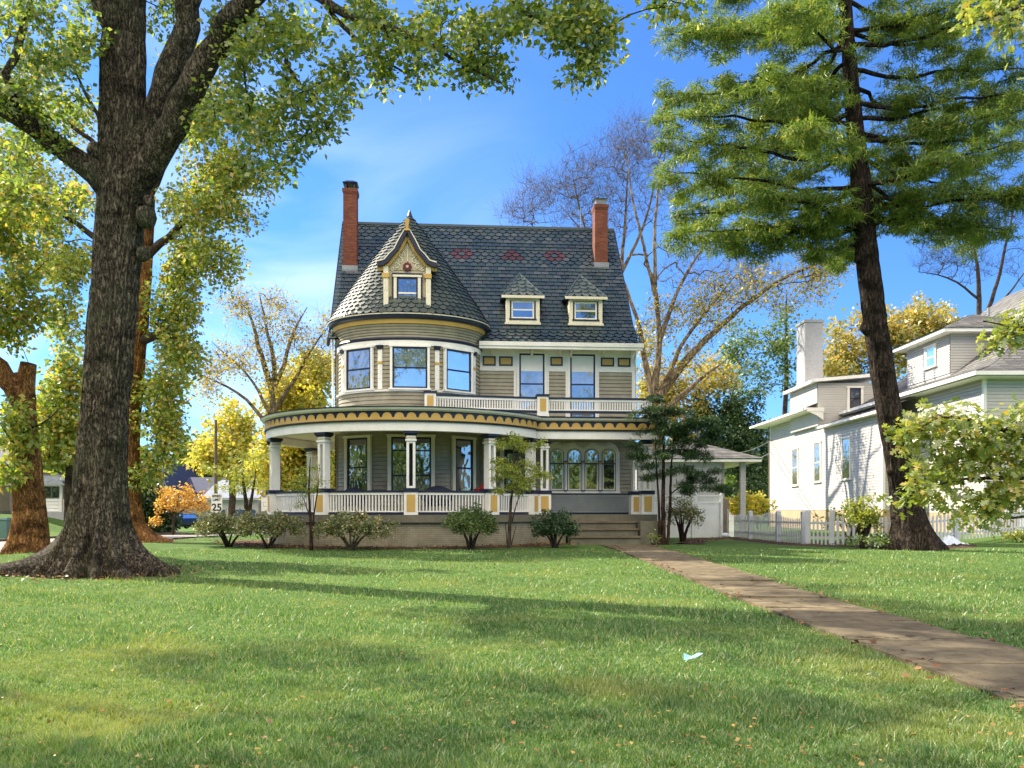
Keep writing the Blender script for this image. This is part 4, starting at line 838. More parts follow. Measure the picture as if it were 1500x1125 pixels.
# vinyl fence between the houses
vf = empty('vinyl_fence', (8.2, 43.5, 0), 0, 'tall white vinyl fence with lattice top panels beside the Victorian house', 'fence')
def lattice(mb, x0, x1, z0, z1, y, st=.13, t=.018):
    for sg in (1, -1):
        k = x0-(z1-z0)
        while k < x1:
            a = max(x0, k); b = min(x1, k+(z1-z0))
            if b > a+.02:
                za, zb = z0+(a-k), z0+(b-k)
                if sg < 0: za, zb = z1-(a-k), z1-(b-k)
                mb.add([(a, y, za-t), (b, y, zb-t), (b, y, zb+t), (a, y, za+t), (a, y+.012*sg, za-t), (b, y+.012*sg, zb-t), (b, y+.012*sg, zb+t), (a, y+.012*sg, za+t)], [(0,1,2,3),(7,6,5,4),(0,4,5,1),(2,6,7,3)])
            k += st
for x0, x1 in ((-2.0, -.65), (-.5, .95), (1.25, 2.4)):
    q = MB(); q.box(x0, x1, -.02, .02, .08, 1.86); 
    for k in np.arange(x0+.15, x1-.05, .15): q.box(k-.004, k+.004, -.026, -.0201, .1, 1.84)
    p_ = q.build('panel', M['vinylgate'], vf)
    q = MB(); q.box(x0, x1, -.04, .04, 1.861, 1.95); q.box(x0, x1, -.04, .04, 2.22, 2.30); lattice(q, x0, x1, 1.95, 2.22, 0); q.build('lattice', M['vinylgate'], p_)
for x in (-.575, 1.03, 1.17, 2.47):
    q = MB(); q.box(x-.065, x+.065, -.075, .075, 0, 2.36); q.taper(x-.075, x+.075, -.085, .085, 2.361, 2.42, -.05); q.build('post', M['vinylgate'], vf)
wf = empty('wooden_gate', (10.9, 44.2, 0), .9, 'narrow weathered brown wooden gate panel between vinyl fence and picket fence', 'gate')
for k in range(5):
    q = MB(); q.box(k*.16, k*.16+.15, -.015, .015, .05, 2.1+.02*(k % 2)); q.build('board', M['wood'], wf)
q = MB(); q.box(0, .8, .016, .06, .5, .6); q.box(0, .8, .016, .06, 1.6, 1.7); q.build('rail', M['wood'], wf)

# picket fences
pk = None
def picket_fence(name, a, b, n, label, hgt=1.18, posts=(0, 1), gap=.0, wdt=.07, dip=None, tall=.14):
    global pk
    a, b = np.array(a, float), np.array(b, float); L = np.linalg.norm(b-a); an = math.atan2(b[1]-a[1], b[0]-a[0])
    e = empty(name, (a[0], a[1], g1(*a)), an, label, 'fence', 'white picket fence sections'); dz = g1(*b)-g1(*a)
    for z in (.32, .88):
        q = MB(); q.add([(0, .02, z-.04), (L, .02, z-.04+dz), (L, .06, z-.04+dz), (0, .06, z-.04), (0, .02, z+.04), (L, .02, z+.04+dz), (L, .06, z+.04+dz), (0, .06, z+.04)], [(0,3,2,1),(4,5,6,7),(0,1,5,4),(1,2,6,5),(2,3,7,6),(3,0,4,7)]); q.build('rail', M['picket'], e)
    for p in posts:
        q = MB(place(p*L, .06, p*dz)); q.box(-.09, .09, -.09, .09, -.1, hgt+tall); q.taper(-.09, .09, -.09, .09, hgt+tall+.001, hgt+tall+.05, -.05); q.build('post', M['picket'], e)
    me = None; rng = random.Random(7)
    for i in range(n):
        x = (i+.5)*L/n; h = hgt*(1 if dip is None else dip((i+.5)/n))
        if me is None:
            q = MB(); q.prism([(-wdt/2, 0), (wdt/2, 0), (wdt/2, .93), (0, 1.0), (-wdt/2, .93)], -.012, .012); o = q.build('picket', M['picket'], e); me = o.data
        else: o = link('picket', me, e)
        o.location = (x, 0, dz*x/L+.04); o.scale = (1, 1, h-.04+rng.uniform(-.015, .015)); o.rotation_euler = (0, rng.uniform(-.012, .012), 0)
    return e
picket_fence('picket_fence', (11.2, 44.4), (11.66, 34.3), 52, 'white picket fence receding toward the garage from the gate posts', posts=(.35, .72, 1), dip=lambda t: 1.0+.28*max(0, 1-abs(t-.0)/.08)+.10*math.sin(t*12)*(t > .5))
picket_fence('picket_gate', (11.7, 33.75), (12.5, 33.35), 6, 'narrow white picket gate hung between two tall posts', posts=(0, 1), hgt=1.05, tall=.3)['category'] = 'gate'
picket_fence('picket_fence', (12.62, 33.3), (14.7, 32.35), 12, 'white picket fence just left of the leaning pine trunk', posts=(.5,), wdt=.10)
picket_fence('picket_fence', (15.25, 32.6), (24.0, 39.2), 36, 'white picket fence right of the leaning pine behind bright leaves', posts=(.33, .9), wdt=.13, hgt=1.15)

# ------------------------------------------------------------------ left side: houses, car, pole, sign
h1 = empty('bungalow', (0, 0, 0), 0, 'cream bungalow with pale metal awning over its porch windows, beyond the street', 'house')
w = MB(); w.lap(-41, -35.3, 1.5, 4.6, 58, .2); w.lap(-35.3, -28.5, 1.6, 4.4, 60, .2); w.box(-41, -28.5, 60.01, 70, .2, 4.6); w.box(-41, -35.3, 58.01, 61, .2, 4.6); w.build('wall', M['beige'], h1)
w = MB(); w.box(-41.05, -35.25, 57.95, 60, .2, 1.5); w.box(-33.6, -30.2, 58.0, 60, .2, 1.45); w.build('foundation', M['stucco'], h1)
w = MB(); w.add([(-42, 57.3, 4.6), (-27.8, 57.3, 4.6), (-27.8, 71, 4.6), (-42, 71, 4.6), (-38, 64, 6.4), (-31.5, 64, 6.4)], [(0, 1, 5, 4), (1, 2, 5), (2, 3, 4, 5), (3, 0, 4), (3, 2, 1, 0)]); w.build('roof', M['blueroof'], h1)
w = MB(); w.lap(-33.6, -30.6, 1.45, 2.35, 58.05, .2); w.box(-33.6, -30.6, 58.06, 60, 1.45, 2.3); w.box(-30.75, -30.6, 57.98, 58.1, 1.4, 3.3); w.box(-33.6, -30.6, 58.0, 58.1, 3.15, 3.4); PO = w.build('enclosed_porch', M['white'], h1)
for i in range(5): w = MB(); w.box(-33.5+i*.56, -33.05+i*.56, 58.02, 58.06, 2.4, 3.14); w.build('pane', M['glass'], PO)
w = MB(); aw_ = [(57.2, 3.2), (57.25, 3.5), (57.6, 3.85), (58.3, 4.1), (59.9, 4.25)]
for (ya, za), (yb, zb) in zip(aw_, aw_[1:]): w.add([(-33.9, ya, za), (-30.0, ya, za), (-30.2, yb, zb), (-33.9, yb, zb)], [(0, 1, 2, 3), (3, 2, 1, 0)])
w.build('awning', M['awning'], h1)
w = MB(); w.box(-30.2, -29.4, 59.94, 60.0, 1.5, 3.6); w.build('door', M['tan'], h1)
h2 = empty('gabled_house', (0, 0, 0), 0, 'white house with steep dark blue gabled roof behind the orange sapling', 'house')
w = MB(); w.box(-46, -43.0, 105, 116, -1, 4.2); w.prism([(-46.0, 4.2), (-42.2, 4.2), (-43.6, 7.2)], 104.99, 116); w.box(-42.99, -32, 108, 116, -1, 3.6); w.build('wall', M['vinyl'], h2)
w = MB(); 
def slab(pts): w.add(pts+[(x, y, z+.15) for x, y, z in pts], [(0, 1, 2, 3), (7, 6, 5, 4), (0, 4, 5, 1), (1, 5, 6, 2), (2, 6, 7, 3), (3, 7, 4, 0)])
slab([(-50.5, 104.5, 3.4), (-46.8, 104.5, 7.3), (-43.5, 104.5, 7.3), (-45.4, 104.5, 3.4)]); slab([(-43.6, 104.4, 7.4), (-42.0, 104.4, 4.0), (-42.0, 116.5, 4.0), (-43.6, 116.5, 7.4)])
slab([(-42, 107.4, 3.6), (-32.5, 107.4, 3.6), (-32.5, 111, 5.7), (-42, 111, 5.7)]); w.build('roof', M['blueroof'], h2)
window(h2, place(-43.7, 104.9, 0), .7, 4.2, 5.6, gl='glass', trim='white', sash='black', rail='black')
w = MB(); w.box(-42.5, -38, 107.9, 107.99, -.6, 2.6); w.build('stone_facing', M['stonewall'], h2)
h3 = empty('ranch_house', (0, 0, 0), 0, 'low white house with two blue doors seen past the speed limit sign', 'house')
w = MB(); w.box(-33.6, -28, 94, 104, -.8, 2.7); w.box(-28, -20, 95, 104, -.8, 2.4); w.build('wall', M['vinyl'], h3)
w = MB(); slab([(-34, 93.2, 2.75), (-27.5, 93.2, 2.75), (-28.5, 99, 4.9), (-34, 99, 4.9)]); slab([(-27.5, 94.0, 2.3), (-19, 94.0, 2.3), (-20, 99, 3.9), (-29, 99, 3.9)]); w.build('roof', M['metal'], h3)
for x0, x1 in ((-33.0, -31.6), (-31.0, -28.3)): w = MB(); w.box(x0, x1, 93.92, 93.99, -.6, 1.6); w.build('door', M['bluedoor'], h3)
window(h3, place(-24.6, 95, 0), 1.6, .0, 1.6, gl='glass', trim='white', sash='white', rail='white')

def make_car():
    cz = g1(-30, 78)+.26
    c = empty('parked_car', (-30.4, 78.2, cz), R(-118), 'dark blue saloon car parked on the side road behind the orange sapling', 'car')
    # profile along x (front = -x... nose at +x), widths taper
    st_ = [(-2.25, .42, .80, .72), (-2.1, .30, .98, .80), (-1.4, .26, 1.0, .86), (-.4, .25, .98, .88), (.6, .25, .95, .88), (1.5, .27, .90, .84), (2.05, .30, .80, .76), (2.3, .42, .62, .66)]
    V, F = [], []
    for x, zb, zt, hw_ in st_:
        for y, z in ((-hw_*.92, zb), (-hw_, zb+.15), (-hw_, (zb+zt)/2+.05), (-hw_*.9, zt), (hw_*.9, zt), (hw_, (zb+zt)/2+.05), (hw_, zb+.15), (hw_*.92, zb)): V.append((x, y, z))
    for i in range(7):
        for j in range(8): F.append((i*8+j, i*8+(j+1) % 8, (i+1)*8+(j+1) % 8, (i+1)*8+j))
    F += [tuple(range(7, -1, -1)), tuple(56+j for j in range(8))]
    F = [tuple(reversed(f)) for f in F]
    me = bpy.data.meshes.new('body'); me.from_pydata(V, [], F); o = link('body', me, c, M['carpaint'])
    bv = o.modifiers.new('b', 'BEVEL'); bv.width = .05; bv.segments = 2
    q = MB(); q.add([(-1.75, -.76, .97), (1.0, -.76, .93), (.25, -.60, 1.38), (-1.1, -.60, 1.40), (-1.75, .76, .97), (1.0, .76, .93), (.25, .60, 1.38), (-1.1, .60, 1.40)], [(0, 1, 2, 3), (7, 6, 5, 4), (3, 2, 6, 7)]); q.build('cabin', M['carpaint'], c)
    q = MB(); q.add([(1.0, -.7, .95), (1.0, .7, .95), (.3, .56, 1.36), (.3, -.56, 1.36)], [(0, 1, 2, 3)]); q.M = Matrix.Translation((.02, 0, .01)); q.build('windscreen', M['glass_bright'], c)
    q = MB(); q.add([(-1.75, -.7, .99), (-1.75, .7, .99), (-1.15, .56, 1.38), (-1.15, -.56, 1.38)], [(3, 2, 1, 0)]); q.build('rear_window', M['glass'], c)
    for s in (-1, 1):
        q = MB(); q.add([(-1.5, s*.765, 1.0), (.8, s*.765, .98), (.2, s*.64, 1.33), (-1.05, s*.64, 1.34)], [(0, 1, 2, 3), (3, 2, 1, 0)]); q.build('side_window', M['glass'], c)
        q = MB(); q.box(2.12, 2.30, s*.58-.16, s*.58+.16, .60, .74); q.build('headlight', M['lamp'], c)
        q = MB(); q.box(.55, .75, s*.9-.09, s*.9+.09, .95, 1.07); q.build('door_mirror', M['carpaint'], c)
        for x in (-1.4, 1.45):
            t = empty('wheel', (x, s*.80, .31)); t.parent = c; t.rotation_euler = (R(90), 0, 0)
            q = MB(); q.lathe([(.22, -.09), (.30, -.09), (.315, -.05), (.315, .05), (.30, .09), (.22, .09)], 20); q.build('tyre', M['tyre'], t)
            q = MB(); q.lathe([(.06, -.10), (.20, -.095), (.22, -.08), (.22, .08), (.20, .095), (.06, .10)], 14); q.build('rim', M['metal'], t)
    q = MB(); q.box(2.2, 2.36, -.62, .62, .36, .52); q.build('bumper', M['black'], c); q = MB(); q.box(2.361, 2.375, -.2, .2, .38, .5); q.build('number_plate', M['signwhite'], c)
make_car()
up = empty('utility_pole', (-23.6, 68.0, g1(-23.6, 68)), 0, 'tall slim wooden utility pole rising behind the speed limit sign', 'pole')
q = MB(); q.tube([(0, 0, -.3), (0, 0, 4), (0, 0, 9.2)], [.16, .14, .10], 10); q.build('shaft', M['pole'], up)
q = MB(); q.tube([(0, -.14, 7.4), (0, -.3, 7.4)], .03, 5); q.build('bracket', M['metal'], up)
sg = empty('speed_limit_sign', (-18.05, 52.2, g1(-18, 52.2)), 0, 'white rectangular SPEED LIMIT 25 sign on a post at the street edge', 'sign')
q = MB(); q.box(-.04, .04, .0, .05, -.2, 2.55); q.build('post', M['metal'], sg)
q = MB(); q.box(-.33, .33, -.03, -.003, 1.45, 2.62); q.build('board', M['signwhite'], sg)
def text(s, size, x, y, z, parent, name='lettering', mat=None, rz=0, ext=.004, bold=.0):
    cu = bpy.data.curves.new(name, 'FONT'); cu.body = s; cu.size = size; cu.align_x = 'CENTER'; cu.extrude = ext; cu.offset = bold
    tmp = bpy.data.objects.new('tmp', cu); COL.objects.link(tmp); bpy.context.view_layer.update()
    me = bpy.data.meshes.new_from_object(tmp.evaluated_get(bpy.context.evaluated_depsgraph_get())); bpy.data.objects.remove(tmp)
    me.materials.clear(); o = link(name, me, parent, mat or M['black']); o.location = (x, y, z); o.rotation_euler = (R(90), 0, rz); return o
text('SPEED', .21, 0, -.035, 2.39, sg, bold=.006); text('LIMIT', .21, 0, -.035, 2.17, sg, bold=.006); text('25', .62, 0, -.035, 1.57, sg, bold=.016)
yb = empty('yard_sign', (-10.85, 37.6, g1(-10.8, 37.6)), .1, 'blank pale square sign board standing beside the left end of the porch', 'sign')
q = MB(); q.box(-.19, .19, -.02, .02, 1.35, 1.95); q.build('board', M['signwhite'], yb)
q = MB(); q.frame(-.1, .1, 1.55, 1.75, .015, -.024, -.0201); q.build('printed_mark', M['metal'], yb); q = MB(); q.box(-.02, .02, .021, .06, -.2, 1.9); q.build('post', M['metal'], yb)
ub = MB(); ub.box(-25.75, -25.05, 42.3, 43.0, -.1, 1.05); ub.taper(-25.8, -25.0, 42.25, 43.05, 1.05, 1.15, -.06)
tag(ub.build('utility_box', M['greenbox']), 'grey green utility cabinet on the grass by the far kerb', 'utility box')
tp = MB(); random.seed(8)
pts = [(random.uniform(-.75, .75)*(1-.15*j), random.uniform(-.25, .25), 0) for j in range(1)]
V, F = [], []
for i in range(7):
    for j in range(17): V.append((-1.3+j*.16, -.3+i*.1, .42*math.exp(-((j-8)/5.0)**2)*(1-((i-3)/3.4)**2)*(.75+.25*math.sin(j*1.3+i))+.02*math.sin(j*2.1+i*1.7)+.02))
for i in range(6):
    for j in range(16): F.append((i*17+j, i*17+j+1, (i+1)*17+j+1, (i+1)*17+j))
me = bpy.data.meshes.new('plastic_sheet'); me.from_pydata(V, [], F); o = link('plastic_sheet', me, None, M['tarp']); o.location = (17.0, 33.2, g1(17, 33.2)); o.rotation_euler = (0, 0, .65)
sol = o.modifiers.new('s', 'SOLIDIFY'); sol.thickness = .01
tag(o, 'crumpled pale plastic sheet heaped against the foot of the right picket fence', 'sheet')
me = bpy.data.meshes.new('plastic_scrap'); me.from_pydata([(-.09, 0, .0), (-.02, -.03, .02), (.04, .0, .03), (.10, -.01, .07), (.06, .06, .06), (0, .05, .03), (-.08, .06, .06)], [], [(0, 1, 5, 6), (1, 2, 4, 5), (2, 3, 4)])
o = link('plastic_scrap', me, None, M['scrap']); o.location = (1.78, 8.4, g1(1.78, 8.4)+.03); sol = o.modifiers.new('s', 'SOLIDIFY'); sol.thickness = .004
tag(o, 'small crumpled pale turquoise scrap lying on the lawn', 'litter')
pb = MB(); pb.lathe([(.02, 0), (.12, .03), (.15, .12), (.11, .22), (.03, .26)], 12); o = pb.build('white_rock', M['tarp'], None, True); o.location = (10.75, 43.0, g1(10.7, 43)); o.scale = (1.5, 1, 1)
tag(o, 'small white stone at the foot of the vinyl fence corner', 'stone')
for k, (p, q_) in enumerate((((13.2, 55, 5.2), (NX-.05, 65.8, 6.9)), ((13.4, 54, 4.6), (NX-.05, 65.8, 6.0)))):
    pts = [np.array(p)*(1-t)+np.array(q_)*t-np.array((0, 0, .35*math.sin(math.pi*t))) for t in np.linspace(0, 1, 9)]
    mb = MB(); mb.tube(pts, .022, 5); tag(mb.build('service_wire', M['metal']), ('upper' if k == 0 else 'lower')+' thin service wire strung from the garage to the white house', 'wire', 'service wires')
# ------------------------------------------------------------------ trees and shrubs
def leaves_np(C, n_per, spread, size, rng, kind='leaf', droop=.35, flat=.0):
    """C cluster centres (m,3) -> verts, faces.  kind: leaf (2 tris as quad folded), lobed (fan), needle"""
    m = len(C); N = m*n_per; P = np.repeat(C, n_per, 0)
    off = rng.normal(0, 1, (N, 3)); off /= np.linalg.norm(off, axis=1, keepdims=True)+1e-9; off *= (rng.random((N, 1))**.5)
    sp = np.array(spread) if hasattr(spread, '__len__') else np.array([spread]*3)
    P = P+off*sp
    d = rng.normal(0, 1, (N, 3)); d[:, 2] = d[:, 2]*.6-droop; d += off*.8; d /= np.linalg.norm(d, axis=1, keepdims=True)
    nrm = rng.normal(0, 1, (N, 3)); nrm[:, 2] = np.abs(nrm[:, 2])+flat
    s = np.cross(d, nrm); s /= np.linalg.norm(s, axis=1, keepdims=True)+1e-9; u = np.cross(s, d)
    L = size*(.65+.7*rng.random((N, 1)))
    if kind == 'needle':
        W = L*.095
        V = np.stack([P-s*W, P+s*W, P+d*L*1.0+s*W*.3+u*L*.08, P+d*L-s*W*.3+u*L*.08], 1); k = 4
    elif kind == 'lobed':
        t = [(0, -.02), (.20, -.26), (.30, -.07), (.54, -.46), (.60, -.09), (.84, -.27), (1.0, 0), (.84, .27), (.60, .09), (.54, .46), (.30, .07), (.20, .26)]
        V = np.stack([P+d*L*a+s*L*b+u*L*(.10*abs(b)-.14*a*a) for a, b in t], 1); k = 12
    elif kind == 'frond':                                   # narrow compound leaf
        t = [(0, 0), (.3, -.10), (.7, -.09), (1, 0), (.7, .09), (.3, .10)]
        V = np.stack([P+d*L*a+s*L*b-u*L*.12*a*a for a, b in t], 1); k = 6
    else:
        V = np.stack([P, P+d*L*.45-s*L*.34+u*L*.10, P+d*L, P+d*L*.45+s*L*.34+u*L*.10], 1); k = 4
    F = np.arange(N*k).reshape(N, k); return V.reshape(-1, 3), F

class Grow:
    def __init__(s, seed): s.rng = np.random.default_rng(seed); s.P = []; s.par = []; s.r = []; s.chains = []; s.lock = []
    def node(s, p, par, r, lock=True): s.P.append(np.array(p, float)); s.par.append(par); s.r.append(r); s.lock.append(lock); return len(s.P)-1
    def limb(s, pts, rad, seg=.45, wob=.04, root=False, noattach=0):
        """explicit limb through pts; starts from the nearest existing node unless root"""
        pts = [np.array(p, float) for p in pts]; n = len(pts)
        cum = np.r_[0, np.cumsum([np.linalg.norm(b-a) for a, b in zip(pts, pts[1:])])]; k = max(2, int(cum[-1]/seg)+1)
        ss = np.linspace(0, cum[-1], k); A = np.array(pts)
        # Catmull-like smoothing through dense linear interpolation + box filter
        Q = np.stack([np.interp(ss, cum, A[:, i]) for i in range(3)], 1)
        for _ in range(2): Q[1:-1] = (Q[:-2]+2*Q[1:-1]+Q[2:])/4
        Q[1:-1] += s.rng.normal(0, wob, Q[1:-1].shape)*np.array([1, 1, .5]); rr = np.interp(ss, np.linspace(0, cum[-1], len(rad)), rad)
        ch = []
        p = -1
        for i in range(k): p = s.node(Q[i], p, rr[i]); ch.append(p)
        s.chains.append(ch); return ch
    def sprout(s, C, seg=.5, r0=.008, bend=.35, minr=0, up=0.0, zmin=None, k_pen=0.0, exp=.48, maxr=.5):
        """attach cluster points to the skeleton, nearest first, pipe-model radii"""
        C = np.asarray(C, float)
        if len(C) == 0: return
        base = np.array(s.P); d0 = np.min(np.linalg.norm(C[:, None, :]-base[None, :, :], axis=2), 1) if len(base)*len(C) < 3e7 else np.zeros(len(C))
        order = np.argsort(d0); cap = len(base)+len(C)*14; PP = np.empty((cap, 3)); n = len(base); PP[:n] = base
        ok = np.ones(cap, bool)
        if zmin is not None: ok[:n] = base[:, 2] > zmin
        load = np.zeros(cap); start = n; depthpen = np.zeros(cap)
        for ci in order:
            c = C[ci]; dv = PP[:n]-c; d = np.sqrt((dv*dv).sum(1))+np.where(dv[:, 2] > .0, dv[:, 2]*.6, 0)+depthpen[:n]; d[~ok[:n]] = 1e9
            j = int(np.argmin(d)); a = PP[j]; L = np.linalg.norm(c-a); k = max(2, min(12, int(L/seg)+1))
            ctrl = (a+c)/2+s.rng.normal(0, bend*L*.25, 3)+np.array([0, 0, up*L])
            p = j; ch = [j]
            for i in range(1, k+1):
                t = i/k; q = (1-t)**2*a+2*t*(1-t)*ctrl+t*t*c+(s.rng.normal(0, .03*seg, 3) if i < k else 0)
                p = s.node(q, p, 0, False); PP[n] = q; depthpen[n] = k_pen; n += 1; ch.append(p)
            s.chains.append(ch)
        cnt = np.zeros(len(s.P))
        for i in range(len(s.P)-1, start-1, -1):
            cnt[i] += 1 if cnt[i] == 0 else 0
            if s.par[i] >= start: cnt[s.par[i]] += cnt[i]
        for i in range(start, len(s.P)): s.r[i] = min(r0*cnt[i]**exp, maxr)
    def sprays(s, C, k, L, r):
        for c in C:
            for _ in range(k):
                d = s.rng.normal(0, 1, 3); d[2] = abs(d[2])*.9+.15; d /= np.linalg.norm(d); l = L*(.5+.8*s.rng.random()); b = s.rng.normal(0, .1, 3)*l
                i = s.node(c-d*.05, -1, r, False); j = s.node(c+d*l*.5+b, i, r*.75, False); q = s.node(c+d*l+np.array([0, 0, .12*l]), j, r*.35, False); s.chains.append([i, j, q])
    def wood(s, names, mats, parent, thick=.05, bigk=12):
        big, small = [], []
        for ch in s.chains:
            P = np.array([s.P[i] for i in ch]); r = np.array([s.r[i] for i in ch])
            if not s.lock[ch[-1]] : r[0] = min(r[0], r[1]*1.15)
            k = bigk if r.max() > .12 else (6 if r.max() > .03 else 3); (big if r.max() > thick else small).append((P, r, k))
        out = []
        for lst, nm, mt in ((big, names[0], mats[0]), (small, names[1], mats[1])):
            if not lst or nm is None: continue
            Vs, Fs, b = [], [], 0
            for P, r, k in lst:
                V, F = tube_np(P, r, k); Vs.append(V); Fs.append(F+b); b += len(V)
            out.append(npmesh(nm, np.concatenate(Vs), np.concatenate(Fs), mt, parent, True))
        return out

def blobpts(rng, blobs, clump=3):
    """blobs: (px,py,Y, rx px, ry px, depth m, n[, hollow])"""
    out = []
    for b in blobs:
        px, py, Y, rx, ry, dz, n = b[:7]; m = max(1, n//clump)
        q = rng.normal(0, 1, (m, 3)); q /= np.linalg.norm(q, axis=1, keepdims=True); q *= rng.random((m, 1))**.42
        q = np.repeat(q, clump, 0)+rng.normal(0, .12, (m*clump, 3))
        for a in q: out.append(at(px+a[0]*rx, py+a[1]*ry, Y+a[2]*dz))
    return np.array(out)
def loc_tree(name, base, label, cat, group=None): return empty(name, base, 0, label, cat, group)
def rebase(t, objs):
    for o in objs: o.location = (-t.location[0], -t.location[1], -t.location[2])
def crown(name, C, n, spread, size, mat, parent, rng, kind='leaf', droop=.35, flat=0.0):
    V, F = leaves_np(np.asarray(C), n, spread, size, rng, kind, droop, flat); o = npmesh(name, V, F, mat, parent); return o
def flare_trunk(name, path, rad, roots, mat, parent, seed, sides=150, dz=.09, ridge=.03, lump=.06, fl=.55, zc=1.0):
    """path [(x,y,z)], rad per point; roots [(angle deg, reach, width deg, decay)]"""
    path = np.array(path, float); zs = np.arange(path[0, 2], path[-1, 2], dz); rng = np.random.default_rng(seed)
    X = np.interp(zs, path[:, 2], path[:, 0]); Y = np.interp(zs, path[:, 2], path[:, 1]); r = np.interp(zs, path[:, 2], rad)
    for _ in range(6): 
        for A in (X, Y, r): A[1:-1] = (A[:-2]+2*A[1:-1]+A[2:])/4
    th = np.arange(sides)*2*math.pi/sides; z0 = path[0, 2]; V = []
    ph = rng.random(12)*6.28
    for i, z in enumerate(zs):
        h = max(z-z0-.25, 0.0); rr = r[i]*(1+lump*(np.sin(2*th+ph[0]+z*.5)+.6*np.sin(3*th+ph[1]-z*.8)+.5*np.sin(5*th+ph[2]+z*1.3))*.5)
        rr = rr+fl*.36*math.exp(-h/(.65*zc))*(1+.35*np.sin(6*th+ph[3]))+.16*fl*math.exp(-h/1.3)
        for (ang, reach, wdt, dec) in roots:
            d = (th-R(ang)+math.pi) % (2*math.pi)-math.pi; rr = rr+reach*np.exp(-(d/R(wdt))**2)*(math.exp(-h/dec))
        wv = np.sin(24*th+3*np.sin(z*.9+ph[5])+1.2*np.sin(z*2.7+2*th))*np.sin(z*2.2+ph[6]+5*th)+.7*np.sin(37*th+2.2*np.sin(z*1.7+ph[7])+z*.6)
        rr = rr+ridge*wv*(r[i]/.6)
        V.append(np.stack([X[i]+rr*np.sin(th), Y[i]-rr*np.cos(th), np.full(sides, z)], 1))
    V = np.concatenate(V); n = len(zs); i, j = np.meshgrid(np.arange(n-1), np.arange(sides), indexing='ij'); j2 = (j+1) % sides
    F = np.stack([i*sides+j, i*sides+j2, (i+1)*sides+j2, (i+1)*sides+j], -1).reshape(-1, 4)
    return npmesh(name, V, F, mat, parent, True)
def pline(lst, Y): return [at(a, b, Y if len(t) == 0 else t[0]) for a, b, *t in lst]

# --- the great oak on the left
OB = np.array([-9.55, 19.9, g1(-9.55, 19.9)]); oak = loc_tree('oak_tree', tuple(OB), 'huge foreground oak with dark furrowed trunk, flared roots and limbs arching over the lawn', 'tree')
tp_ = [(150, 846), (148, 760), (149, 690), (154, 600), (162, 500), (170, 400), (176, 300), (179, 200), (181, 90), (183, -20), (186, -200), (190, -420)]
path = [at(a, b, 19.9) for a, b in tp_]; path[0][2] = OB[2]-.15; rad = [.56, .54, .515, .49, .485, .485, .50, .49, .49, .43, .33, .2]
tr = flare_trunk('trunk', path, rad, [(-72, 2.7, 9, .22), (-88, 1.6, 11, .5), (-52, .7, 8, .8), (-30, .5, 8, .75), (-8, .5, 8, .6), (18, .62, 8, .6), (42, 1.0, 8, .42), (66, 1.25, 8, .36), (86, 1.0, 10, .36), (110, .8, 12, .4), (140, 1, 12, .4), (200, 1, 14, .4), (250, .9, 14, .4)], M['bark_oak'], oak, 3)
G = Grow(21)
G.limb(path[5:], rad[5:], .5, .0)
trunk_chain = G.chains.pop()
def olimb(px, rads, seg=.4, wob=.05): return G.limb([at(a, b, c) for a, b, c in px], rads, seg, wob)
olimb([(160, 275, 19.8), (120, 235, 19.5), (80, 212, 19.2), (30, 175, 18.8), (-10, 140, 18.4), (-90, 60, 18)], [.34, .25, .22, .21, .19, .12])
olimb([(195, 260, 19.9), (222, 190, 19.8), (248, 120, 19.7), (268, 50, 19.6), (286, -20, 19.4), (330, -160, 19.0)], [.34, .32, .30, .27, .24, .12])
olimb([(195, 290, 19.9), (225, 225, 19.6), (262, 165, 19.2), (300, 92, 18.8), (338, 30, 18.4), (380, -20, 18.0), (480, -140, 17.4)], [.36, .33, .31, .29, .25, .21, .12])
olimb([(255, 165, 19.3), (272, 140, 19.0), (275, 132, 18.8)], [.22, .2, .17])
olimb([(360, 0, 18.2), (430, -30, 17.9), (475, 6, 17.6), (530, 30, 17.4), (590, 42, 17.2), (640, 75, 17.0), (690, 100, 16.8), (735, 122, 16.6)], [.12, .11, .10, .085, .065, .045, .03, .015])
olimb([(475, 6, 17.6), (520, 55, 17.7), (555, 95, 17.8), (600, 110, 17.9)], [.05, .045, .03, .015])
olimb([(480, -140, 17.4), (600, -110, 17.0), (700, -40, 16.6), (765, 8, 16.3), (800, 40, 16.2), (850, 75, 16.0), (875, 110, 16.0)], [.12, .11, .09, .06, .045, .03, .012])
olimb([(340, 30, 18.4), (390, 20, 18.1), (410, 60, 17.9), (430, 110, 17.8), (450, 140, 17.7), (480, 190, 17.6)], [.08, .07, .055, .04, .03, .012])
olimb([(300, 95, 18.8), (350, 60, 18.4), (360, 110, 18.2), (363, 145, 18.1)], [.06, .05, .035, .015])
olimb([(215, 245, 19.7), (245, 230, 19.3), (258, 205, 19.2), (262, 190, 19.1)], [.09, .07, .05, .03])
olimb([(160, 250, 19.8), (145, 180, 19.6), (130, 140, 19.5), (110, 120, 19.4), (95, 85, 19.3)], [.07, .055, .045, .03, .015])
olimb([(20, 170, 18.8), (10, 120, 18.6), (25, 60, 18.5), (45, 0, 18.4)], [.1, .09, .08, .05])
olimb([(180, 80, 19.9), (150, 20, 19.7), (130, -40, 19.6), (60, -150, 19.4)], [.22, .18, .15, .08])
olimb([(190, -150, 19.9), (280, -260, 19.5), (420, -330, 19)], [.25, .18, .1]); olimb([(185, -120, 19.9), (60, -260, 20.2), (-120, -340, 20.5)], [.25, .18, .1]); olimb([(183, -60, 19.9), (60, -190, 18), (-60, -330, 15.5), (-180, -420, 14)], [.3, .22, .15, .06]); olimb([(60, -190, 18), (-80, -230, 17), (-260, -300, 16)], [.16, .12, .05])
rng = np.random.default_rng(77)
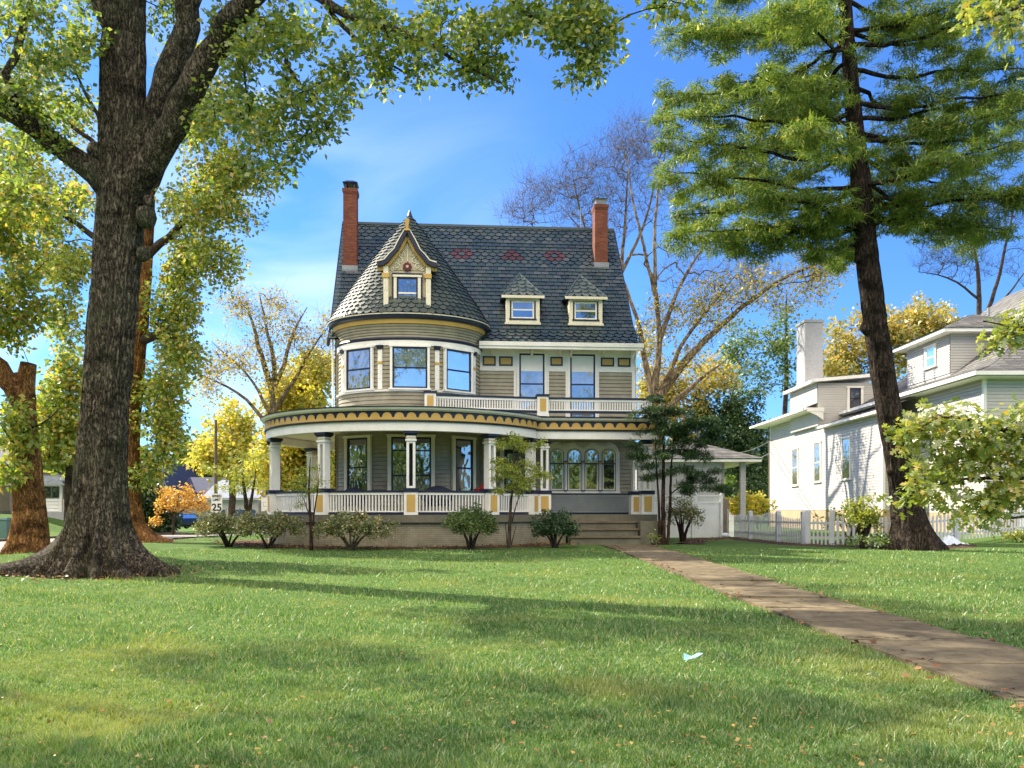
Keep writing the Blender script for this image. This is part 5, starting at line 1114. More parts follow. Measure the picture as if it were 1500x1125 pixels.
ob = [(440, 40, 17.9, 75, 60, 1.0, 60), (550, 40, 17.4, 70, 55, .9, 56), (640, 40, 17.0, 70, 38, .9, 48), (690, 98, 16.9, 58, 24, .5, 36), (745, 28, 16.4, 70, 34, .8, 44), (820, 22, 16.2, 60, 36, .7, 45), (868, 42, 16.1, 46, 40, .5, 42), (852, 100, 16.0, 36, 28, .4, 24), (600, 95, 17.7, 50, 28, .5, 24), (565, 120, 17.8, 26, 24, .3, 12),
      (380, 90, 18.2, 55, 75, 1.0, 50), (440, 150, 17.8, 50, 48, .8, 36), (488, 172, 17.7, 34, 36, .5, 20), (395, 205, 17.9, 50, 40, .7, 26), (340, 170, 18.4, 50, 60, .9, 30), (418, 245, 17.9, 26, 22, .4, 12), (330, 60, 18.8, 50, 60, 1.0, 34), (505, 95, 17.6, 50, 40, .6, 26),
      (40, 40, 18.6, 60, 55, 1.0, 50), (95, 75, 19.2, 45, 50, 1.0, 36), (20, 115, 18.5, 50, 45, .8, 34), (75, 150, 19.0, 50, 40, .8, 30), (120, 30, 19.5, 30, 50, .8, 22), (15, 240, 18.8, 40, 40, .8, 18), (250, 20, 20.4, 40, 70, 1, 22), (60, 210, 19.6, 60, 40, .8, 22), (1000, 8, 15.9, 60, 14, .4, 12), (975, 10, 15.9, 24, 10, .3, 6),
      (60, -120, 19, 170, 110, 2.2, 90), (330, -150, 19, 200, 110, 2.2, 100), (600, -110, 17, 180, 80, 1.8, 80), (820, -60, 16.4, 110, 50, 1.0, 50), (200, -330, 20, 260, 120, 2.5, 70)]
ob = [b_[:6]+(max(3, int(b_[6]*(.78 if b_[1] > -30 else 1))),) for b_ in ob]
def wpts(rg, lst):
    o = []
    for x, y, z, r, n in lst: q_ = rg.normal(0, 1, (n, 3)); q_ /= np.linalg.norm(q_, axis=1, keepdims=True); o.append(np.array([x, y, z])+q_*r*rg.random((n, 1))**.4*np.array([1, 1, .6]))
    return np.concatenate(o)
C = np.concatenate([blobpts(rng, ob, 3), wpts(rng, [(-16.5, 16, 15.5, 2.0, 30), (-14.5, 12.8, 14.8, 2.0, 30), (-19, 14.5, 13.8, 1.8, 24), (-12.5, 16.2, 18.5, 1.8, 22), (-17.5, 19.5, 18, 2.0, 24), (-11.5, 12.8, 15.8, 1.5, 18), (-20.5, 17.5, 12.5, 1.6, 18), (-13, 20, 21, 2, 20), (-17, 11, 12.5, 1.6, 20), (-21, 13, 16.5, 2.2, 60), (-18.5, 15.2, 16.5, 2.2, 60), (-15, 10.5, 16, 2.0, 50), (-23, 15, 14, 2, 40), (-14.2, 16.5, 15.2, 1.6, 40), (-18, 12.6, 14.6, 1.5, 34), (-12.2, 20.5, 18, 1.8, 40), (-19.5, 10.2, 15.5, 1.8, 40), (-12.6, 19, 17, 1.2, 40), (-12.8, 23, 17.6, 1.2, 40), (-15, 27.5, 19.4, 1.3, 40), (-16.5, 31, 21, 1.3, 40), (-17, 22, 16.8, 1.3, 40), (-20, 20, 16.8, 1.4, 40), (-13.5, 25.5, 18.6, .9, 24)])]); G.sprout(C, .45, .0075, .5, up=.08)
res = G.wood(('limbs', 'twigs'), (M['bark_oak'], M['bark_twig']), oak, .03)
# swollen knots
kn = []
for (px, py, r_) in ((220, 318, .24), (216, 372, .16), (224, 295, .14), (140, 222, .2)):
    c = at(px-6 if px > 180 else px, py, 19.7); q = MB(Matrix.Translation(tuple(c))); q.lathe([(r_*.25, -r_*1.1), (r_*.8, -r_*.7), (r_, 0), (r_*.8, r_*.8), (r_*.2, r_*1.1)], 12); kn.append(q.build('knot', M['bark_oak'], oak, True))
cr = crown('crown', C, 27, .35, .125, M['leaf_oak'], oak, rng, 'leaf', .3)
rebase(oak, [tr, cr]+kn+res)

# --- maple behind it (orange-lit trunk to the right of the oak)
def generic(name, label, cat, base, limbs, blobs, seed, barks, leafm, nleaf, spread, size, kind='leaf', seg=.6, r0=.01, bend=.5, up=.1, clump=3, thick=.06, droop=.3, flat=0.0, extra=None, group=None, exp=.48, zmin=None, kpen=0.0, spray=0, slen=1.0):
    t = loc_tree(name, tuple(base), label, cat, group); g = Grow(seed); rg = np.random.default_rng(seed+100)
    for pts, rad in limbs: g.limb(pts, rad, seg, .03*seg)
    C = blobpts(rg, blobs, clump) if len(blobs) and not isinstance(blobs, np.ndarray) else blobs
    g.sprout(C, seg, r0, bend, up=up, exp=exp, zmin=zmin, k_pen=kpen)
    if spray: g.sprays(C, spray, slen, r0*.7)
    ob_ = g.wood(('trunk', 'twigs'), barks, t, thick)
    if nleaf: ob_.append(crown('crown', C, nleaf, spread, size, leafm, t, rg, kind, droop, flat))
    if extra is not None: ob_ += extra(t, C, rg)
    rebase(t, ob_); return t
mb_ = np.array([-16.5, 38, g1(-16.5, 38)]); Ym = 38
mt = loc_tree('maple_tree', tuple(mb_), 'yellow green maple whose orange lit trunk flares out just right behind the oak', 'tree')
mp_ = [at(188, 800, Ym), at(187, 740, Ym), at(188, 640, Ym), at(196, 520, Ym), at(208, 400, Ym), at(214, 300, Ym), at(216, 150, Ym)]; mp_[0][2] = mb_[2]-.15; mr = [.66, .52, .47, .46, .42, .36, .2]
mtr = flare_trunk('trunk', mp_, mr, [(70, 1.6, 13, .22), (100, 1.0, 15, .3), (30, .6, 14, .3), (-60, .8, 14, .3), (180, .7, 20, .3)], M['bark_orange'], mt, 9, 90, .14)
G = Grow(5); G.limb(mp_[2:], mr[2:], .5, 0); G.chains.pop()
for px, rr in (([(206, 500, 38), (230, 488, 37.5), (250, 490, 37), (275, 508, 36.5)], [.22, .2, .16, .08]), ([(212, 380, 38), (260, 330, 37.5), (330, 270, 37)], [.2, .14, .05]), ([(210, 420, 38), (140, 350, 38), (60, 290, 38)], [.2, .14, .05]), ([(214, 300, 38), (250, 220, 38), (330, 150, 37.5)], [.2, .12, .05]), ([(214, 300, 38), (150, 220, 38.5), (60, 150, 38.5)], [.2, .12, .05])): G.limb([at(*p) for p in px], rr, .5, .05)
rng = np.random.default_rng(15)
mbl = [(300, 300, 37, 70, 60, 2, 60), (350, 250, 37, 55, 45, 1.5, 40), (285, 380, 37, 55, 50, 1.8, 46), (250, 440, 37.3, 42, 60, 1.6, 44), (260, 520, 37, 40, 36, 1.4, 34), (232, 580, 37.4, 32, 50, 1.4, 40), (235, 640, 37.2, 32, 36, 1.2, 32), (60, 300, 38, 80, 60, 2, 56), (100, 390, 38, 60, 60, 2, 46), (20, 230, 38, 50, 50, 2, 26), (290, 200, 37.5, 60, 55, 2, 34), (380, 190, 37, 40, 40, 1.4, 20), (60, 160, 38.5, 80, 60, 2, 40), (300, 120, 38, 60, 50, 2, 24), (110, 470, 38, 36, 40, 1.5, 20), (220, 690, 37.5, 18, 20, .8, 10)]
C = blobpts(rng, mbl, 3); G.sprout(C, .6, .010, .5, up=.05, zmin=3)
res = G.wood(('limbs', 'twigs'), (M['bark_twig'], M['bark_twig']), mt, .06); cr = crown('crown', C, 66, .74, .19, M['leaf_ygreen'], mt, rng, 'leaf', .45); rebase(mt, [mtr, cr]+res)

# --- lopped orange trunk at the left edge
cb = np.array([-16.45, 29, g1(-16.45, 29)]); ct = loc_tree('maple_tree', tuple(cb), 'lopped orange brown trunk with yellow leaves at the left edge beside the street', 'tree', None)
cp = [at(44, 812, 29), at(44, 750, 29), at(40, 690, 29), at(35, 620, 29), at(33, 565, 29), at(36, 545, 29)]; cp[0][2] = cb[2]-.15
ctr = flare_trunk('trunk', cp, [.50, .47, .44, .38, .35, .30], [(60, .18, 20, .4), (-70, .2, 20, .4)], M['bark_orange'], ct, 12, 90, .12, .03, .05, .25)
G = Grow(8); G.limb(cp[1:], [.4, .4, .38, .36, .3], .5, 0); G.chains.pop()
G.limb([at(34, 600, 29), at(24, 566, 28.9), at(2, 545, 28.8), at(-24, 520, 28.6), at(-80, 460, 28.3), at(-120, 350, 28)], [.34, .33, .30, .26, .2, .12], .4, .04); G.limb([at(34, 590, 29), at(37, 555, 28.95), at(42, 532, 28.85)], [.36, .31, .25], .3, .0)
for px in ([(30, 640, 28.6), (60, 620, 28.2), (85, 600, 28)], [(30, 660, 28.6), (10, 640, 28.2), (0, 620, 28)], [(-60, 490, 28.4), (10, 430, 28.2), (70, 380, 28)], [(-100, 400, 28), (-10, 300, 28), (40, 270, 28)]): G.limb([at(*p) for p in px], [.05, .035, .02], .4, .04)
rng = np.random.default_rng(31)
cbl = [(20, 310, 28, 50, 60, 1.5, 34), (35, 400, 28, 55, 60, 1.5, 46), (20, 470, 28.2, 30, 40, 1.2, 24), (15, 630, 28, 24, 40, .8, 18), (85, 290, 28, 36, 40, 1.2, 14), (60, 640, 28.2, 34, 24, .5, 4), (-60, 400, 28, 80, 130, 2.5, 60), (20, 690, 28.2, 22, 16, .4, 9)]
C = blobpts(rng, cbl, 3); G.sprout(C, .5, .009, .5, up=.05)
res = G.wood(('limbs', 'twigs'), (M['bark_orange'], M['bark_twig']), ct, .05); cr = crown('crown', C, 46, .52, .18, M['leaf_ygreen'], ct, rng, 'leaf', .5); rebase(ct, [ctr, cr]+res)

# --- trees further back on the left
Y = 52; generic('maple_tree', 'rounded yellow green tree between the lopped trunk and the oak', 'tree', (at(100, 770, Y)[0], Y, g1(at(100, 770, Y)[0], Y)), [([at(100, 775, Y), at(100, 690, Y), at(102, 600, Y), at(104, 540, Y)], [.25, .2, .15, .06])],
    [(95, 600, Y, 46, 50, 2.5, 70), (80, 650, Y, 40, 34, 2, 44), (110, 655, Y, 30, 18, 2, 20), (100, 550, Y, 30, 30, 2, 24)], 41, (M['bark_twig'],)*2, M['leaf_ygreen'], 40, .8, .32)
Y = 60; bx = at(405, 776, Y)[0]
generic('sycamore_tree', 'tall sparse yellow tree with open fanning limbs left of the tower', 'tree', (bx, Y, g1(bx, Y)),
    [([at(405, 780, Y), at(406, 700, Y), at(404, 630, Y), at(398, 570, Y)], [.38, .32, .27, .21]), ([at(398, 570, Y), at(385, 530, Y), at(372, 480, Y), at(360, 440, Y)], [.22, .18, .12, .04]), ([at(399, 575, Y), at(405, 530, Y), at(392, 490, Y), at(380, 430, Y)], [.2, .16, .1, .03]), ([at(400, 570, Y), at(420, 530, Y), at(425, 490, Y), at(450, 450, Y)], [.2, .15, .1, .03]), ([at(402, 600, Y), at(430, 560, Y), at(450, 520, Y), at(480, 480, Y)], [.2, .14, .09, .03]), ([at(404, 640, Y), at(360, 580, Y), at(320, 560, Y), at(285, 545, Y)], [.16, .12, .08, .03]), ([at(404, 620, Y), at(360, 540, Y), at(330, 520, Y), at(310, 500, Y)], [.14, .10, .07, .02])],
    [(380, 460, Y, 65, 35, 2.5, 60), (450, 480, Y, 45, 38, 2.5, 44), (330, 520, Y, 45, 40, 2.5, 40), (400, 530, Y, 60, 40, 2.5, 46), (460, 540, Y, 34, 34, 2, 26), (310, 570, Y, 34, 34, 2, 24)], 51, (M['bark_pale'], M['bark_twig']), M['leaf_goldsparse'], 24, 1.05, .19, seg=.8, r0=.012, up=.12, spray=3, slen=1.3)
Y = 64; bx = at(450, 776, Y)[0]
generic('maple_tree', 'dense bright yellow tree filling the view behind the porch columns', 'tree', (bx, Y, g1(bx, Y)),
    [([at(450, 785, Y), at(450, 700, Y), at(446, 620, Y), at(440, 560, Y)], [.4, .32, .22, .1])],
    [(440, 590, Y, 60, 46, 3, 100), (470, 640, Y, 50, 50, 3, 90), (420, 660, Y, 50, 44, 3, 90), (470, 550, Y, 34, 34, 2.5, 46), (400, 700, Y, 30, 30, 2, 36), (465, 710, Y, 40, 34, 2, 50)], 52, (M['bark_twig'],)*2, M['leaf_yellow'], 46, .95, .33, seg=.8, r0=.012)
Y = 84; bx = at(340, 770, Y)[0]
generic('maple_tree', 'yellow tree rising just behind the utility pole', 'tree', (bx, Y, g1(bx, Y)), [([at(340, 775, Y), at(340, 700, Y), at(338, 640, Y)], [.4, .3, .12])],
    [(335, 650, Y, 32, 40, 3, 70), (360, 680, Y, 30, 24, 3, 50), (310, 670, Y, 24, 28, 2, 40), (345, 610, Y, 18, 20, 2, 20)], 53, (M['bark_twig'],)*2, M['leaf_yellow'], 34, 1.3, .45, seg=1)
Y = 120; bx = at(285, 760, Y)[0]
generic('ash_tree', 'hazy olive tree behind the blue roofed house', 'tree', (bx, Y, g1(bx, Y)), [([at(285, 762, Y), at(285, 700, Y), at(287, 650, Y)], [.5, .4, .2])],
    [(285, 670, Y, 28, 30, 3, 70), (310, 700, Y, 30, 18, 3, 50), (370, 705, Y, 40, 16, 3, 50), (265, 700, Y, 18, 22, 3, 30)], 54, (M['bark_twig'],)*2, M['leaf_mid'], 28, 1.6, .6, seg=1.5)
Y = 46; bx = at(438, 780, Y)[0]
generic('locust_tree', 'small locust with flat airy yellow green layers left of the porch', 'tree', (bx, Y, g1(bx, Y)),
    [([at(362, 776, Y), at(360, 735, Y), at(356, 700, Y)], [.14, .12, .05]), ([at(364, 776, Y), at(368, 730, Y), at(375, 690, Y)], [.12, .09, .03])],
    [(345, 690, Y, 34, 10, 1.2, 20), (365, 705, Y, 44, 9, 1.2, 22), (375, 675, Y, 26, 10, 1.2, 14), (345, 715, Y, 36, 6, 1.2, 14)], 55, (M['bark_twig'],)*2, M['leaf_young'], 26, (.7, .7, .2), .2, 'frond', seg=.4, r0=.007, flat=1.0)
Y = 66; bx = at(215, 780, Y)[0]
def bushpts(px, py, Y, rx, ry, d, n, seed): return blobpts(np.random.default_rng(seed), [(px, py, Y, rx, ry, d, n)], 3)
generic('evergreen_shrub', 'big dark green rounded shrub beside the orange sapling', 'shrub', (bx, Y, g1(bx, Y)), [([at(218, 785, Y), at(218, 740, Y), at(216, 715, Y)], [.2, .15, .06])],
    [(215, 740, Y, 32, 38, 2.0, 120), (235, 755, Y, 22, 26, 1.5, 50)], 56, (M['bark_twig'],)*2, M['leaf_dark'], 60, .6, .22, seg=.6)
Y = 56; bx = at(252, 790, Y)[0]
generic('sapling', 'small maple sapling with orange and golden leaves in front of the blue car', 'tree', (bx, Y, g1(bx, Y)),
    [([at(253, 788, Y), at(254, 765, Y), at(258, 745, Y), at(262, 725, Y)], [.10, .085, .06, .03]), ([at(255, 765, Y), at(243, 748, Y), at(232, 735, Y)], [.05, .04, .02]), ([at(257, 755, Y), at(280, 740, Y), at(300, 732, Y)], [.05, .04, .02])],
    [(262, 730, Y, 34, 18, 1.2, 60), (295, 738, Y, 20, 14, 1, 26), (243, 738, Y, 16, 11, 1, 20), (227, 763, Y, 8, 9, .6, 9), (280, 738, Y, 22, 8, .8, 12)], 57, (M['bark_twig'],)*2, M['leaf_orange'], 18, .34, .17, seg=.3, r0=.006)
Y = 58; bx = at(16, 776, Y)[0]
generic('evergreen_shrub', 'small dark round shrub at the corner of the bungalow', 'shrub', (bx, Y-1.5, g1(bx, Y)), [([at(16, 780, Y-1.5), at(16, 768, Y-1.5)], [.05, .03])], [(16, 774, Y-1.5, 8, 9, .5, 24)], 58, (M['bark_twig'],)*2, M['leaf_dark'], 40, .25, .12, seg=.3)

# --- the big trees behind the house on the right
Y = 56; bx = at(960, 770, Y)[0]
generic('sycamore_tree', 'tall half bare sycamore with pale forked trunk rising right behind the Victorian house', 'tree', (bx, Y, g1(bx, Y)),
    [([at(962, 775, Y), at(962, 700, Y), at(960, 640, Y), at(962, 585, Y)], [.6, .54, .5, .46]),
     ([at(962, 590, Y), at(946, 540, Y), at(938, 480, Y), at(912, 410, Y), at(895, 350, Y), at(880, 300, Y)], [.27, .2, .14, .1, .07, .02]), ([at(958, 570, Y), at(968, 500, Y), at(962, 440, Y), at(945, 370, Y), at(928, 300, Y), at(918, 230, Y), at(905, 190, Y)], [.26, .19, .14, .11, .08, .05, .015]),
     ([at(962, 440, Y), at(958, 360, Y), at(962, 290, Y), at(975, 220, Y)], [.14, .12, .08, .03]), ([at(966, 500, Y), at(990, 430, Y), at(1010, 390, Y), at(1040, 350, Y)], [.18, .13, .1, .04]),
     ([at(966, 580, Y), at(990, 545, Y), at(1030, 500, Y), at(1080, 455, Y), at(1140, 410, Y), at(1200, 385, Y), at(1250, 370, Y)], [.32, .26, .2, .15, .11, .07, .02]), ([at(970, 570, Y), at(1000, 500, Y), at(1040, 450, Y), at(1080, 400, Y)], [.19, .13, .09, .03]), ([at(975, 600, Y), at(1020, 560, Y), at(1060, 530, Y)], [.2, .14, .05]),
     ([at(912, 410, Y), at(880, 370, Y), at(850, 335, Y), at(820, 300, Y)], [.09, .07, .05, .02])],
    [(1130, 420, Y, 80, 40, 2.5, 150), (1210, 390, Y, 50, 36, 2, 90), (1050, 450, Y, 60, 44, 2.5, 110), (985, 460, Y, 40, 34, 2, 60), (1010, 520, Y, 50, 30, 2, 36), (940, 490, Y, 26, 30, 1.5, 18)], 61, (M['bark_pale'], M['bark_twig']), M['leaf_goldsparse'], 13, .9, .19, seg=.7, r0=.010, up=.1, spray=3, slen=1.1)
Y = 62; bx = at(905, 770, Y)[0]
bare = [(920, 220, Y, 40, 48, 2, 300), (860, 265, Y, 50, 48, 2, 300), (800, 290, Y, 46, 38, 2, 220), (760, 318, Y, 30, 20, 1.5, 90), (965, 260, Y, 50, 80, 2, 300), (905, 320, Y, 45, 50, 2, 180), (850, 320, Y, 46, 34, 2, 120), (1000, 380, Y, 50, 60, 2, 160), (1090, 400, Y, 60, 50, 2, 120)]
generic('bare_tree', 'leafless tree with fine branching twigs behind the right chimney', 'tree', (bx, Y, g1(bx, Y)),
    [([at(905, 775, Y), at(905, 600, Y), at(906, 480, Y), at(910, 400, Y), at(915, 330, Y), at(920, 250, Y)], [.4, .34, .26, .2, .12, .04]), ([at(906, 480, Y), at(880, 420, Y), at(860, 350, Y), at(845, 290, Y), at(838, 250, Y)], [.2, .14, .1, .06, .02]), ([at(906, 500, Y), at(850, 430, Y), at(810, 370, Y), at(780, 330, Y)], [.2, .14, .09, .03]), ([at(910, 400, Y), at(940, 340, Y), at(955, 290, Y), at(965, 230, Y)], [.14, .1, .07, .02])],
    bare, 62, (M['bark_pale'], M['bark_pale']), M['leaf_goldsparse'], 0, .3, .13, seg=.7, r0=.0105, exp=.42, bend=.35, up=.1, clump=2, spray=3, slen=1.5)
Y = 74; bx = at(1440, 740, Y)[0]
generic('bare_tree', 'leafless tree standing beyond the hip roof at far right', 'tree', (bx, Y, g1(bx, Y)),
    [([at(1440, 770, Y), at(1438, 600, Y), at(1436, 470, Y), at(1432, 400, Y), at(1425, 330, Y)], [.4, .36, .28, .2, .08]), ([at(1437, 480, Y), at(1460, 420, Y), at(1475, 350, Y), at(1490, 290, Y)], [.2, .15, .1, .03]), ([at(1436, 440, Y), at(1400, 410, Y), at(1370, 400, Y), at(1345, 398, Y)], [.12, .09, .06, .02]), ([at(1436, 470, Y), at(1470, 440, Y), at(1500, 400, Y)], [.14, .1, .05])],
    [(1430, 320, Y, 40, 50, 2, 60), (1480, 310, Y, 36, 50, 2, 60), (1390, 370, Y, 40, 36, 2, 50), (1490, 390, Y, 30, 36, 2, 36), (1420, 390, Y, 50, 30, 2, 80), (1450, 330, Y, 60, 60, 2, 220), (1380, 380, Y, 50, 30, 2, 90)], 63, (M['bark_twig'],)*2, M['leaf_goldsparse'], 0, .3, .13, seg=.8, r0=.012, exp=.42, bend=.35, up=.1, clump=2, spray=3, slen=1.6)
Y = 90; bx = at(1300, 740, Y)[0]
generic('maple_tree', 'golden round tree rising behind the white house roof and chimney', 'tree', (bx, Y, g1(bx, Y)), [([at(1290, 765, Y), at(1290, 640, Y), at(1290, 500, Y)], [.5, .4, .15])],
    [(1250, 500, Y, 50, 40, 3, 80), (1310, 480, Y, 50, 36, 3, 80), (1365, 470, Y, 40, 34, 3, 50), (1230, 540, Y, 40, 40, 3, 50), (1330, 520, Y, 60, 30, 3, 50), (1400, 480, Y, 40, 30, 3, 30)], 64, (M['bark_twig'],)*2, M['leaf_goldsparse'], 30, 1.2, .42, seg=1.2, r0=.014)
Y = 88; bx = at(1150, 760, Y)[0]
generic('pine_tree', 'slender green tree with bare upper stem left of the painted chimney', 'tree', (bx, Y, g1(bx, Y)), [([at(1148, 765, Y), at(1150, 640, Y), at(1152, 520, Y), at(1152, 425, Y)], [.35, .3, .2, .05])],
    [(1130, 500, Y, 45, 40, 2.5, 56), (1100, 550, Y, 50, 36, 2.5, 60), (1160, 540, Y, 30, 50, 2, 40), (1080, 500, Y, 40, 40, 2.5, 40), (1150, 470, Y, 26, 30, 2, 16)], 65, (M['bark_twig'],)*2, M['leaf_mid'], 26, .9, .3, seg=1.0, r0=.012)
Y = 80; bx = at(1085, 770, Y)[0]
generic('evergreen_tree', 'dense dark green tree behind the garage roof', 'tree', (bx, Y, g1(bx, Y)), [([at(1085, 775, Y), at(1085, 690, Y), at(1085, 600, Y)], [.4, .32, .1])],
    [(1080, 610, Y, 40, 44, 2.5, 110), (1100, 660, Y, 36, 40, 2.5, 90), (1060, 660, Y, 40, 40, 2.5, 70), (1110, 720, Y, 26, 34, 2, 60), (1030, 620, Y, 36, 50, 2.5, 60)], 66, (M['bark_twig'],)*2, M['leaf_dark'], 46, .8, .28, seg=.8, r0=.012, extra=lambda t, C, rg: [crown('bright_leaves', C[::3], 12, .95, .28, M['leaf_mid'], t, rg)])
Y = 80; bx = at(990, 760, Y)[0]
generic('maple_tree', 'yellow green tree low behind the sycamore fork beside the Victorian house', 'tree', (bx, Y, g1(bx, Y)), [([at(990, 770, Y), at(990, 680, Y), at(985, 600, Y)], [.35, .28, .1])],
    [(960, 600, Y, 34, 50, 2.5, 60), (1000, 570, Y, 50, 50, 3, 80), (1040, 560, Y, 40, 40, 3, 50), (955, 530, Y, 20, 40, 2, 26), (1000, 660, Y, 50, 40, 2.5, 60)], 67, (M['bark_twig'],)*2, M['leaf_goldsparse'], 32, 1.0, .33, seg=1.0, r0=.012)
Y = 56; bx = at(1075, 760, Y)[0]
generic('bush', 'loose yellow green bush beside the carport post', 'shrub', (bx, Y, g1(bx, Y)), [([at(1085, 775, Y), at(1085, 740, Y)], [.06, .03]), ([at(1110, 775, Y), at(1106, 735, Y)], [.06, .03])],
    [(1080, 745, Y, 24, 22, 1, 50), (1108, 740, Y, 18, 20, 1, 40)], 68, (M['bark_twig'],)*2, M['leaf_yellow'], 30, .4, .2, seg=.4)

# --- leaning pine on the right
PBx = at(1338, 808, 30)[0]; PB = (PBx, 30, g1(PBx, 30)); pine = loc_tree('pine_tree', PB, 'tall leaning pine with dark bare trunk and layered feathery crown before the picket fence', 'tree')
pp_ = [(1340, 812), (1334, 770), (1325, 720), (1313, 660), (1302, 600), (1292, 540), (1283, 480), (1276, 420), (1270, 370), (1264, 320), (1259, 250), (1253, 190), (1247, 120), (1242, 60), (1238, 0), (1232, -90), (1226, -200), (1220, -330)]
path = [at(a, b, 30) for a, b in pp_]; path[0][2] = PB[2]-.15; rad = [.62, .50, .44, .42, .42, .41, .40, .385, .365, .34, .30, .27, .25, .23, .21, .17, .12, .05]
ptr = flare_trunk('trunk', path, rad, [(80, .3, 18, .5), (-80, .3, 18, .5), (20, .25, 18, .5)], M['bark_pine'], pine, 14, 80, .11, .03, .10, .4)
G = Grow(91); G.limb(path[9:], rad[9:], .4, 0); G.chains.pop(); rng = np.random.default_rng(92)
tipC = []; PA = np.array(path)
def trunk_at(z): return np.array([np.interp(z, PA[:, 2], PA[:, 0]), 30, z])
layers = []
prof = lambda z: np.interp(z, [9.6, 10.6, 12, 14, 16, 18.5, 21, 24, 27], [4.2, 5.6, 6.3, 6.5, 6.2, 6.3, 5.2, 3.6, 1.2])
z = 11.3; az = 0.4
while z < 26.5:
    az += 2.4+rng.normal(0, .55)
    if abs((az+math.pi/2+math.pi) % (2*math.pi)-math.pi) < .5: az += rng.choice([-1, 1])*(.7+.5*rng.random())
    L = prof(z)*(.75+.35*rng.random()); layers.append((z, az, L)); z += .12+.27*rng.random()
for px_, py_, zz in ((975, 130, 16.6), (965, 175, 15.4), (962, 225, 14.0), (965, 275, 13.0), (975, 355, 11.8), (1480, 300, 12.6), (1490, 230, 14.2), (1455, 330, 12.0), (1500, 215, 14.8), (1470, 60, 18.4), (1000, 70, 18.2), (1060, 355, 11.6), (1160, 320, 11.8), (1330, 330, 11.6), (1180, 375, 11.0), (1240, 300, 12.0), (1300, 300, 12.0)):
    e_ = at(px_, py_, 30); t0 = trunk_at(zz); layers.append((zz, None, e_))
for z, az, L in layers:
    a = trunk_at(z)
    if az is None: b = np.array(L)+np.array([0, rng.normal(0, .8), 0]); Lh = np.linalg.norm(b-a)
    else: b = a+np.array([math.cos(az)*L, math.sin(az)*L, (-.09+rng.normal(0, .07))*L+.5*(z > 20)]); Lh = L
    mid = (a+b)/2+np.array([0, 0, -.10*Lh*.3+.12]); G.limb([a, a*.7+b*.3+np.array([0, 0, -.06*Lh]), mid, b], [.085 if Lh > 3 else .06, .06, .04, .012], .4, .05)
    hv = (b-a)/Lh; sd_ = np.cross(hv, (0, 0, 1)); n = int(6+Lh*6.5)
    for k in range(n):
        t = .16+.86*rng.random()**.8; sid = rng.normal(0, .36)*Lh*.26*(1.15-t*.55)
        tipC.append(a*(1-t)+b*t+sd_*sid+np.array([0, 0, -.12*t*Lh*.2+rng.normal(0, .24)-.10*abs(sid)]))
C = np.array(tipC); G.sprout(C, .35, .006, .3, up=.03)
res = G.wood(('limbs', 'twigs'), (M['bark_pine'], M['bark_pine']), pine, .03, 8)
V1, F1 = leaves_np(C, 98, (.37, .37, .11), .18, rng, 'needle', .38, 1.0); cr = npmesh('crown', V1, F1, M['needle'], pine)
kn = []
for py, sd2, r_ in ((690, -1, .16), (480, -1, .22), (462, 1, .12), (380, -1, .14), (590, 1, .1)):
    c = at(np.interp(py, [b for a, b in pp_[::-1]], [a for a, b in pp_[::-1]])+sd2*14, py, 29.95); q = MB(Matrix.Translation(tuple(c))); q.lathe([(r_*.3, -r_*1.2), (r_*.9, -r_*.5), (r_, .0), (r_*.6, r_), (r_*.1, r_*1.3)], 10); kn.append(q.build('knot', M['bark_pine'], pine, True))
rebase(pine, [ptr, cr]+kn+res)

# --- oak boughs reaching in from the right
Y = 17; bx = at(1660, 800, Y)[0]
generic('oak_tree', 'bright green oak reaching in from the right edge with large lobed sunlit leaves', 'tree', (bx, Y, g1(bx, Y)),
    [([at(1665, 850, Y), at(1660, 700, Y), at(1655, 500, Y), at(1650, 250, Y), at(1640, 0, Y), at(1630, -200, Y)], [.34, .28, .25, .22, .18, .1]),
     ([at(1658, 640, Y), at(1580, 650, Y), at(1500, 640, Y), at(1440, 620, Y), at(1380, 605, Y), at(1330, 640, Y)], [.11, .09, .06, .04, .03, .012]), ([at(1658, 690, Y), at(1560, 700, Y), at(1480, 700, Y), at(1410, 700, Y), at(1340, 720, Y)], [.09, .07, .05, .03, .012]), ([at(1658, 720, Y), at(1560, 750, Y), at(1470, 760, Y)], [.08, .05, .02]),
     ([at(1655, 560, Y), at(1560, 500, Y), at(1490, 480, Y), at(1440, 470, Y)], [.07, .05, .03, .01]), ([at(1642, 40, Y), at(1560, 0, Y), at(1490, 10, Y), at(1410, 40, Y)], [.08, .05, .035, .012])],
    [(1400, 625, Y, 75, 26, .6, 46), (1440, 660, Y, 70, 30, .7, 54), (1330, 640, Y, 36, 20, .4, 20), (1470, 700, Y, 50, 40, .7, 50), (1380, 690, Y, 50, 26, .5, 32), (1345, 725, Y, 40, 14, .4, 18), (1430, 740, Y, 46, 24, .5, 30), (1490, 620, Y, 34, 30, .5, 26), (1475, 485, Y, 34, 18, .4, 18), (1495, 460, Y, 20, 16, .4, 8), (1440, 18, Y, 40, 18, .4, 16), (1480, 45, Y, 20, 30, .4, 12), (1600, 100, Y+1, 90, 220, 1.5, 90), (1590, 450, Y+1, 60, 200, 1.2, 60)], 71, (M['bark_oak'], M['bark_twig']), M['leaf_bright'], 9, .34, .175, 'lobed', seg=.25, r0=.0045, droop=.4, flat=.5, thick=.03)

